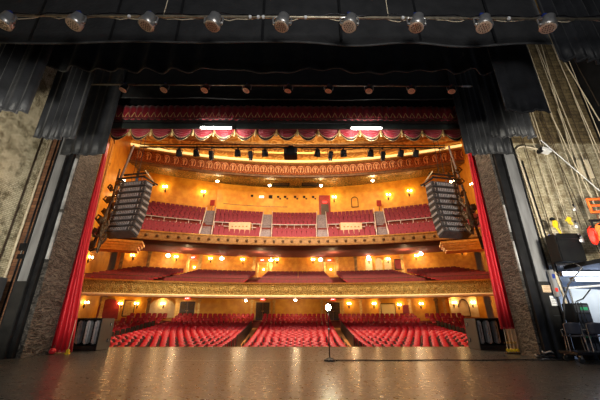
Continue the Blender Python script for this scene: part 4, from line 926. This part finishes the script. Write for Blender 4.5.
t = niche(464, BW-.0, 1.6, 2.9, 2.2, 'cream wall bay holding an arched panel at right', M['cream'], M['gold'], False); MB().tube([(x*.5, -.1, .1+z*.8) for x, z in arch_poly(2.2, 2.3)], .06, 6).build('arched_moulding', M['bronze'], t)
for i, (px, l) in enumerate(((369, 'first glowing arched niche at right of the lower balcony wall'), (379, 'narrow middle arched niche of the lower balcony wall'), (388, 'third glowing arched niche of the lower balcony wall'))):
    niche(px, BW, 7.05, .95, 2.0, l, M['cream'], M['gold'])
niche(399, BW, 7.4, 1.0, 1.3, 'dark red panel right of the arched niches', M['red_panel'], M['bronze'], False)
niche(354.5, UB, 18.0, 1.0, 1.7, 'small dark arched frame on the upper right rear wall', M['gold_wall'], M['bronze'])
for i, (px, l) in enumerate(((212.5, 'small red sign on a post at the left upper aisle head'), (379, 'small red sign on a post at the right upper aisle head'))):
    p = on_curve(px, 203, 45.5, K); t = empty('aisle_sign', p, l, 'sign'); MB().box((0, 0, 0), (.7, .1, .95), ch=.02).build('sign_board', M['red_panel'], t); MB().tube([(0, 0.06, -.45), (0, .06, -2.4)], .04, 6).build('sign_post', M['bronze'], t)
# pilasters
for i, px in enumerate((103, 149, 177, 199, 252, 274, 322, 343, 361, 380, 410, 437, 445)):
    X = on_curve(px, 306, BW, K).x; o = struct(MB().box((0, -.06, 1.9), (.32, .16, 3.7)).box((0, -.09, 3.55), (.5, .24, .2)).box((0, -.09, 1.5), (.42, .2, .3)).build('trim_pilaster_%d' % (i+1), M['gold' if i not in (1, 11) else 'gilt_dark'])); o.location = (X, BW-K*X*X, 0); o.rotation_euler = (0, 0, curve_rz(X))
for i, px in enumerate((121, 148, 188, 200, 254, 271, 324, 337, 356, 403)):
    X = on_curve(px, 266, BW, K).x; o = struct(MB().box((0, -.06, 7.9), (.36, .14, 3.2)).box((0, -.09, 9.2), (.5, .2, .3)).build('trim_loge_pilaster_%d' % (i+1), M['gilt_dark' if i in (0, 1, 6, 8) else 'gold'])); o.location = (X, BW-K*X*X, 0); o.rotation_euler = (0, 0, curve_rz(X))
# side wall pilasters and arches around organ bays
for sg in (-1, 1):
    for i, u in enumerate((.04, .30, .62, .95)):
        (x0_, y0_), (x1_, y1_) = SW[1], SW[2]; X = -sg*(x0_+(x1_-x0_)*u); Y_ = y0_+(y1_-y0_)*u
        a = math.atan2(y1_-y0_, (x1_-x0_)*-sg)
        o = struct(MB().box((0, 0, 10.3), (.55, .36, 24)).box((0, 0, 8), (.75, .5, .4)).box((0, 0, 16.5), (.75, .5, .5)).build('trim_side_pilaster_%s_%d' % ('left' if sg < 0 else 'right', i+1), M['gold' if i % 2 else 'gilt_dark'])); o.location = (X-sg*.05, Y_-.05, 0); o.rotation_euler = (0, 0, a)

# ================================================================== SEATS
def seat_parts(dim=False):
    bk = MB()
    def prof(u, v): # rounded backrest
        x = (-.245+.49*u); top = .93-.06*abs(2*u-1)**3; z = .42+(top-.42)*v; y = .16+.10*v-.02*(1-(2*u-1)**2); return (x, y, z)
    nu, nv = 6, 4; fr = [prof(i/nu, j/nv) for j in range(nv+1) for i in range(nu+1)]; o_ = len(fr)
    vs = fr+[(x, y+.07, z) for (x, y, z) in fr]; W_ = nu+1
    fs = [(j*W_+i, j*W_+i+1, (j+1)*W_+i+1, (j+1)*W_+i) for j in range(nv) for i in range(nu)]
    fs += [(o_+j*W_+i, o_+(j+1)*W_+i, o_+(j+1)*W_+i+1, o_+j*W_+i+1) for j in range(nv) for i in range(nu)]
    for i in range(nu): fs += [(nv*W_+i, nv*W_+i+1, o_+nv*W_+i+1, o_+nv*W_+i), (i, o_+i, o_+i+1, i+1)]
    for j in range(nv): fs += [(j*W_, (j+1)*W_, o_+(j+1)*W_, o_+j*W_), (j*W_+nu, o_+j*W_+nu, o_+(j+1)*W_+nu, (j+1)*W_+nu)]
    bk.add(vs, fs)
    cu = MB()
    cu.box((0, -.06, .42), (.46, .44, .12), RX(math.radians(8)), ch=.035)
    return bk, cu
bk, cu = seat_parts()
proto = bpy.data.objects.new('stalls_seat', None); proto.empty_display_size = .1
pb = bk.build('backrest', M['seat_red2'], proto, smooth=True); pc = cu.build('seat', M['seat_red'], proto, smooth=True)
ar = MB().box((0, -.0, .6), (.05, .40, .05), ch=.012).box((0, .03, .30), (.035, .30, .60)).build('armrest', M['arm_wood'], proto); ar.location = (-.275, 0, 0)
endp_me = MB().box((0, 0, .49), (.05, .56, .98), ch=.015).build('end_panel', M['seat_iron']); EP = endp_me.data; bpy.data.objects.remove(endp_me)
# low detail template for distant seats
def tmpl():
    b_ = MB(); b_.box((0, .2, .68), (.535, .08, .5), RX(math.radians(-10)), ch=.03); b_.mi = 1; b_.box((0, -.06, .44), (.46, .42, .10), ch=0); b_.mi = 0; return b_  # dark back, lighter cushion: row shading held in the two colours
TB = tmpl()
def add_tmpl(mb, X, Y, Z, rz, sc=1.0, T=None):
    T = T or TB; c, s_ = cos(rz), sin(rz); mb.add([(X+(x*c-y*s_)*sc, Y+(x*s_+y*c), Z+z) for (x, y, z) in T.v], T.f); mb.m[-len(T.m):] = T.m
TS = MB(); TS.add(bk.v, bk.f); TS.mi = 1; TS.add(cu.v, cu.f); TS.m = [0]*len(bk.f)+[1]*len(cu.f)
far = MB(); count = 0
RS = .87; row_s = []; s = 20.4
while s < 37.4: row_s.append(s); s += RS
back_rows = [39.0, 39.95, 40.9]
def wall_x(Y):
    for i in range(3):
        (x0_, y0_), (x1_, y1_) = SW[i], SW[i+1]
        if y0_ <= Y <= y1_: return abs(x0_+(x1_-x0_)*(Y-y0_)/(y1_-y0_))
    return 20
def xin(s): return 3.25+.045*(s-21)
def xout(s): return 13.35+.03*(s-21)
cand = []
for ri, s in enumerate(row_s+back_rows):
    for bn in ('centre', 'left', 'right', 'far left', 'far right'):
        a, b_ = {'centre': (-xin(s), xin(s)), 'left': (-xout(s)+.0, -xin(s)-1.0), 'right': (xin(s)+1.0, xout(s)), 'far left': (-19, -xout(s)-1.0), 'far right': (xout(s)+1.0, 19)}[bn]
        if bn == 'far right': a, b_ = a, a+.525*int((19-a)/.525)
        if bn == 'far left': a, b_ = b_-.525*int((19+b_)/.525), b_
        nn = int((b_-a)/.525)-(ri % 2); seatsx = [a+(b_-a)*(i+.5)/nn for i in range(nn)]
        st_ = .14 if ri % 2 else -.14
        for i, xq in enumerate(seatsx):
            X = xq+st_*(bn in ('centre',))*(0 < i < nn-1)*0; Y = s-K*X*X
            if abs(X) > wall_x(max(Y, 16))-1.0 or Y > BW-K*X*X-.9: continue
            cand.append((Y, X, s, ri, bn, i, nn, .905))
# the nearest seats that can be seen over the stage edge and between the speaker stacks
def visible(Y, X, s):
    z = zf(s)+.9; return abs(X/Y) < .62 and (z-1.3)/Y > -1.3/17.6*1.03
vis = sorted([c for c in cand if visible(c[0], c[1], c[2])], key=lambda c: c[0]+.02*abs(c[1]))
near = set(id(c) for c in vis[:300]); nfirst = min(c[3] for c in vis[:300])
first = True
bnm = {'centre': 'centre', 'left': 'left', 'right': 'right', 'far left': 'outer left', 'far right': 'outer right'}
for c in cand:
    Y, X, s, ri, bn, i, nn, f_ = c; rz = math.atan(2*K*X)*-1
    if id(c) in near:
        if first: COL.objects.link(proto); t = proto; first = False
        else: t = copy_tree(proto)
        t.location = (X, Y, zf(s)); t.rotation_euler = (0, 0, rz); t.scale = (f_*1.0, 1, 1)
        edge = 'left end' if i < nn-1-i else 'right end'; k_ = i+1 if edge == 'left end' else nn-i
        tag(t, 'red velvet seat, %s stalls block, %s visible row, %s seat from its %s' % (bnm[bn], ORD[ri-nfirst+1], ORD[k_], edge), 'seat', 'red velvet seats in the front of the stalls')
        if (i == 0 and bn in ('right', 'far right', 'centre')) or (i == nn-1 and bn in ('left', 'far left', 'centre')):
            e = bpy.data.objects.new('end_panel', EP); COL.objects.link(e); e.parent = t; e.location = (-.31 if i == 0 else .31, .04, 0)
    elif Y > 19.5 and s > vis[0][2]-.1:
        add_tmpl(far, X, Y, zf(s), rz, f_, TS)
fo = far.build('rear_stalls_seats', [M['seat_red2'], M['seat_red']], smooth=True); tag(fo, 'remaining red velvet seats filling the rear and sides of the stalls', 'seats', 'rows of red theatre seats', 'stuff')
# iron aisle end panels for far rows: one run per aisle
for bn, xe in (('left inner', -1), ('right inner', 1), ('left outer', -2), ('right outer', 2)):
    e = MB()
    for s in row_s:
        X = (xin(s)+1.0 if abs(xe) == 1 else xout(s)+.95)*(1 if xe > 0 else -1); Y = s-K*X*X
        if abs(X) < wall_x(Y)-.6 and not any(abs(c[1]-X) < 1.2 and abs(c[0]-Y) < .6 for c in vis[:300]): e.box((X, Y+.06, zf(s)+.5), (.06, .60, 1.0))
    tag(e.build('aisle_end_panels', M['seat_iron']), 'black iron row ends along the %s aisle of the stalls' % bn, 'row ends', None, 'stuff')

# tier seats
def tier(rows, zfun, xlim, blocks, mname, nm, lab, glab, farname, farlab, pitch, nsolo, k0=0, skip=None, fan_=lambda s: 1.0):
    me = TB.build(nm, [M[mname], M[mname+'2']]); mesh = me.data; bpy.data.objects.remove(me); fm = MB(); C = []
    for ri, s in enumerate(rows):
        for bn, a, b_ in blocks:
            if a > -20: a = a*fan_(s)+(.75 if bn != 'outer left' else 0)
            if b_ < 20: b_ = b_*fan_(s)-(.75 if bn != 'outer right' else 0)
            nn = int((b_-a)/pitch)
            for i in range(nn):
                X = a+(b_-a)*(i+.5)/nn; Y = s-K*X*X
                if abs(X) > xlim(s) or (skip and skip(X, s)): continue
                C.append((ri, abs(X), X, Y, s, bn, i, nn))
    C.sort(key=lambda c: (c[0], c[1]))
    for q, (ri, _, X, Y, s, bn, i, nn) in enumerate(C):
        rz = -math.atan(2*K*X)
        if q < nsolo:
            o = bpy.data.objects.new(nm, mesh); COL.objects.link(o); o.location = (X, Y, zfun(s)); o.rotation_euler = (0, 0, rz)
            edge = 'left end' if i < nn-1-i else 'right end'; k_ = i+1 if edge == 'left end' else nn-i
            tag(o, lab % (bn, ORD[ri+1], ORD[k_], edge), 'seat', glab)
        else: add_tmpl(fm, X, Y, zfun(s), rz)
    tag(fm.build(farname, [M[mname], M[mname+'2']]), farlab, 'seats', None, 'stuff')
wl = lambda s: 17.4 if s < 32 else 18.8
DX = [on_curve(px, 268, BW-1, K).x for px in (193.5, 262.5, 329.5, 398)]
lb = [('outer left', -18.8, DX[0]), ('left', DX[0], DX[1]), ('centre', DX[1], DX[2]), ('right', DX[2], DX[3]), ('outer right', DX[3], 18.8)]
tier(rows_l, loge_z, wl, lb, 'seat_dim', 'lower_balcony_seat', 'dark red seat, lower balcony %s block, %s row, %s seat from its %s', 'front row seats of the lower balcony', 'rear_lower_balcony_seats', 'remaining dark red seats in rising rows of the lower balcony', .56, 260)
UF = lambda s: 1+(s-40)/46
AX = [on_curve(px, 218, 40, K).x for px in (209, 267, 321.5, 380)]
ub = [('outer left', -20.5, AX[0]), ('left', AX[0], AX[1]), ('centre', AX[1], AX[2]), ('right', AX[2], AX[3]), ('outer right', AX[3], 20.5)]
VX = [on_curve(px, 219, 38.6, K).x for px in (241, 350)]
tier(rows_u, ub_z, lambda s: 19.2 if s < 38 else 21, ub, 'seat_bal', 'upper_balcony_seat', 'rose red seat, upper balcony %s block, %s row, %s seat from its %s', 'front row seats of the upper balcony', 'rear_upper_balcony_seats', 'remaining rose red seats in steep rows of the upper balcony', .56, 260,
     skip=lambda X, s: any(abs(X-v) < 1.75 for v in VX) and 37.3 < s < 39.9, fan_=UF)

# upper balcony aisles, rails, vomitory boards
for i, XA in enumerate(AX):
    st = MB()
    for s in rows_u:
        X = XA*UF(s); z = ub_z(s); st.box((X, s-K*X*X-.1, z+.12), (1.25, .8, .3)); st.box((X, s-K*X*X-.35, z-.1), (1.25, .3, .3))
    st.box((XA, 39.75-K*XA*XA, 12.2), (1.25, 1.0, .3)); struct(st.build('floor_aisle_steps_%d' % (i+1), M['step']))
    X = XA; o_ = Vector((X, 36-K*X*X, 9.6)); r_ = empty('stair_railing', o_, '%s pale railing from the left on the upper balcony steps' % ORD[i+1].capitalize(), 'railing')
    for sg in (-1, 1):
        pt = lambda s, h: Vector((XA*UF(s)+sg*.68, s-K*(XA*UF(s))**2, ub_z(s)+h))-o_
        MB().tube([pt(s, .95) for s in rows_u], .05, 6).build('handrail', M['rail_grey'], r_)
        for s in rows_u: MB().tube([pt(s, 0), pt(s, .95)], .035, 6).build('baluster', M['rail_grey'], r_)
edges = [-20.5]+[v for X in AX for v in (X-.75, X+.75)]+[20.5]
nm_ = ['outer left', 'left', 'centre', 'right', 'outer right']
for i in range(5):
    a, b_ = edges[2*i], edges[2*i+1]; r_ = empty('cross_aisle_rail', ((a+b_)/2, 39.6-K*((a+b_)/2)**2, 12.1), 'pale metal rail along the upper cross aisle, %s block' % nm_[i], 'railing')
    for zz_ in (.55, 1.05):
        pts = [(X-(a+b_)/2, 39.6-K*X*X-r_.location.y, zz_) for X in [a+(b_-a)*j/12 for j in range(13)]]; MB().tube(pts, .06, 6).build('rail', M['rail_grey'], r_)
    for j in range(7):
        X = a+.1+(b_-a-.2)*j/6; MB().tube([(X-(a+b_)/2, 39.6-K*X*X-r_.location.y, 0), (X-(a+b_)/2, 39.6-K*X*X-r_.location.y, 1.05)], .035, 6).build('rail_post', M['rail_grey'], r_)
for i, X in enumerate(VX):
    t = empty('entrance_hood', (X, 38.05-K*X*X, ub_z(38.0)-.2), 'cream entrance hood between upper seats, %s of centre' % ('left' if i == 0 else 'right'), 'entrance')
    MB().box((0, 0, .85), (2.7, .25, 1.7), ch=.03).build('front_board', M['board'], t); MB().box((0, .48, 1.62), (2.8, 1.0, .12), ch=.02).build('top_board', M['cream'], t)
    for sx in (-1, 1): MB().box((sx*1.3, .48, .8), (.12, .9, 1.6)).build('cheek', M['gold'], t)
    for j in range(5): MB().box((-.9+.45*j, -.14, 1.15), (.2, .04, .14), ch=.01).build('vent', M['gilt_dark'], t)

# ================================================================== LIGHTS
WARM = (1, .66, .34)
for (x, y, z, p_, s_) in ((0, 24, 22.5, 3600, 6), (-10, 26, 21.5, 1900, 4), (10, 26, 21.5, 1900, 4)):
    light('house_fill_light', 'AREA', (x, y, z), p_, (1, .74, .46), s_, (0, 0, 0))  # unseen fill lamps added overhead to brighten the auditorium
light('house_fill_light', 'SPOT', (0, 21, 20), 8500, (1, .76, .50), .8, spot=math.radians(95), target=(0, 41, 15))  # unseen spot added to brighten the upper balcony and rear wall
light('house_fill_light', 'SPOT', (0, 18.5, 12.5), 3600, (1, .80, .66), .6, spot=math.radians(110), target=(0, 30, 0))  # added spot without a fixture, brightens the stalls seats
light('house_fill_light', 'SPOT', (0, 20, 10), 1700, (1, .66, .5), .6, spot=math.radians(120), target=(0, 34, 3))  # another unseen fill spot, added for the lower balcony
light('cornice_fill_light', 'SPOT', (0, 22, 14), 5200, (1, .74, .46), .5, spot=math.radians(85), target=(0, 40, 21.5))  # added spot with no visible source, lifts the cornice band
for x in (-13, -6.5, 0, 6.5, 13): light('underbalcony_lamp', 'POINT', (x, 38-K*x*x, 3.2), 110, WARM, .15)
for x in (-13, -4.5, 4.5, 13): light('underbalcony_lamp', 'POINT', (x, 38.5-K*x*x, 8.5), 150, WARM, .15)
# stage work lights
light('stage_work_light', 'AREA', (2, -2, 6.5), 480, (1, .98, .94), 2.5, target=(0, 12, 6))
light('left_work_light', 'SPOT', (-6.2, 4.0, 3.2), 3600, (1, .95, .82), .3, spot=math.radians(75), target=(-11.6, 12.3, 6))
light('right_work_light', 'SPOT', (7.2, 6.0, 3.6), 3800, (1, .94, .80), .3, spot=math.radians(80), target=(11.8, 12.9, 6.2))
light('wing_work_light', 'POINT', (13.2, 9.0, 2.4), 120, (.6, .72, 1), .3)

w_ = bpy.data.worlds.new('world'); S.world = w_; w_.use_nodes = True
bg = w_.node_tree.nodes['Background']; bg.inputs[0].default_value = (.55, .6, .7, 1); bg.inputs[1].default_value = .10
S.view_settings.view_transform = 'Standard'; S.view_settings.look = 'None'; S.view_settings.gamma = 1; S.view_settings.exposure = 0.0; S.view_settings.use_curve_mapping = False
S.cycles.use_denoising = True; S.cycles.max_bounces = 6; S.cycles.diffuse_bounces = 3; S.cycles.sample_clamp_indirect = 4
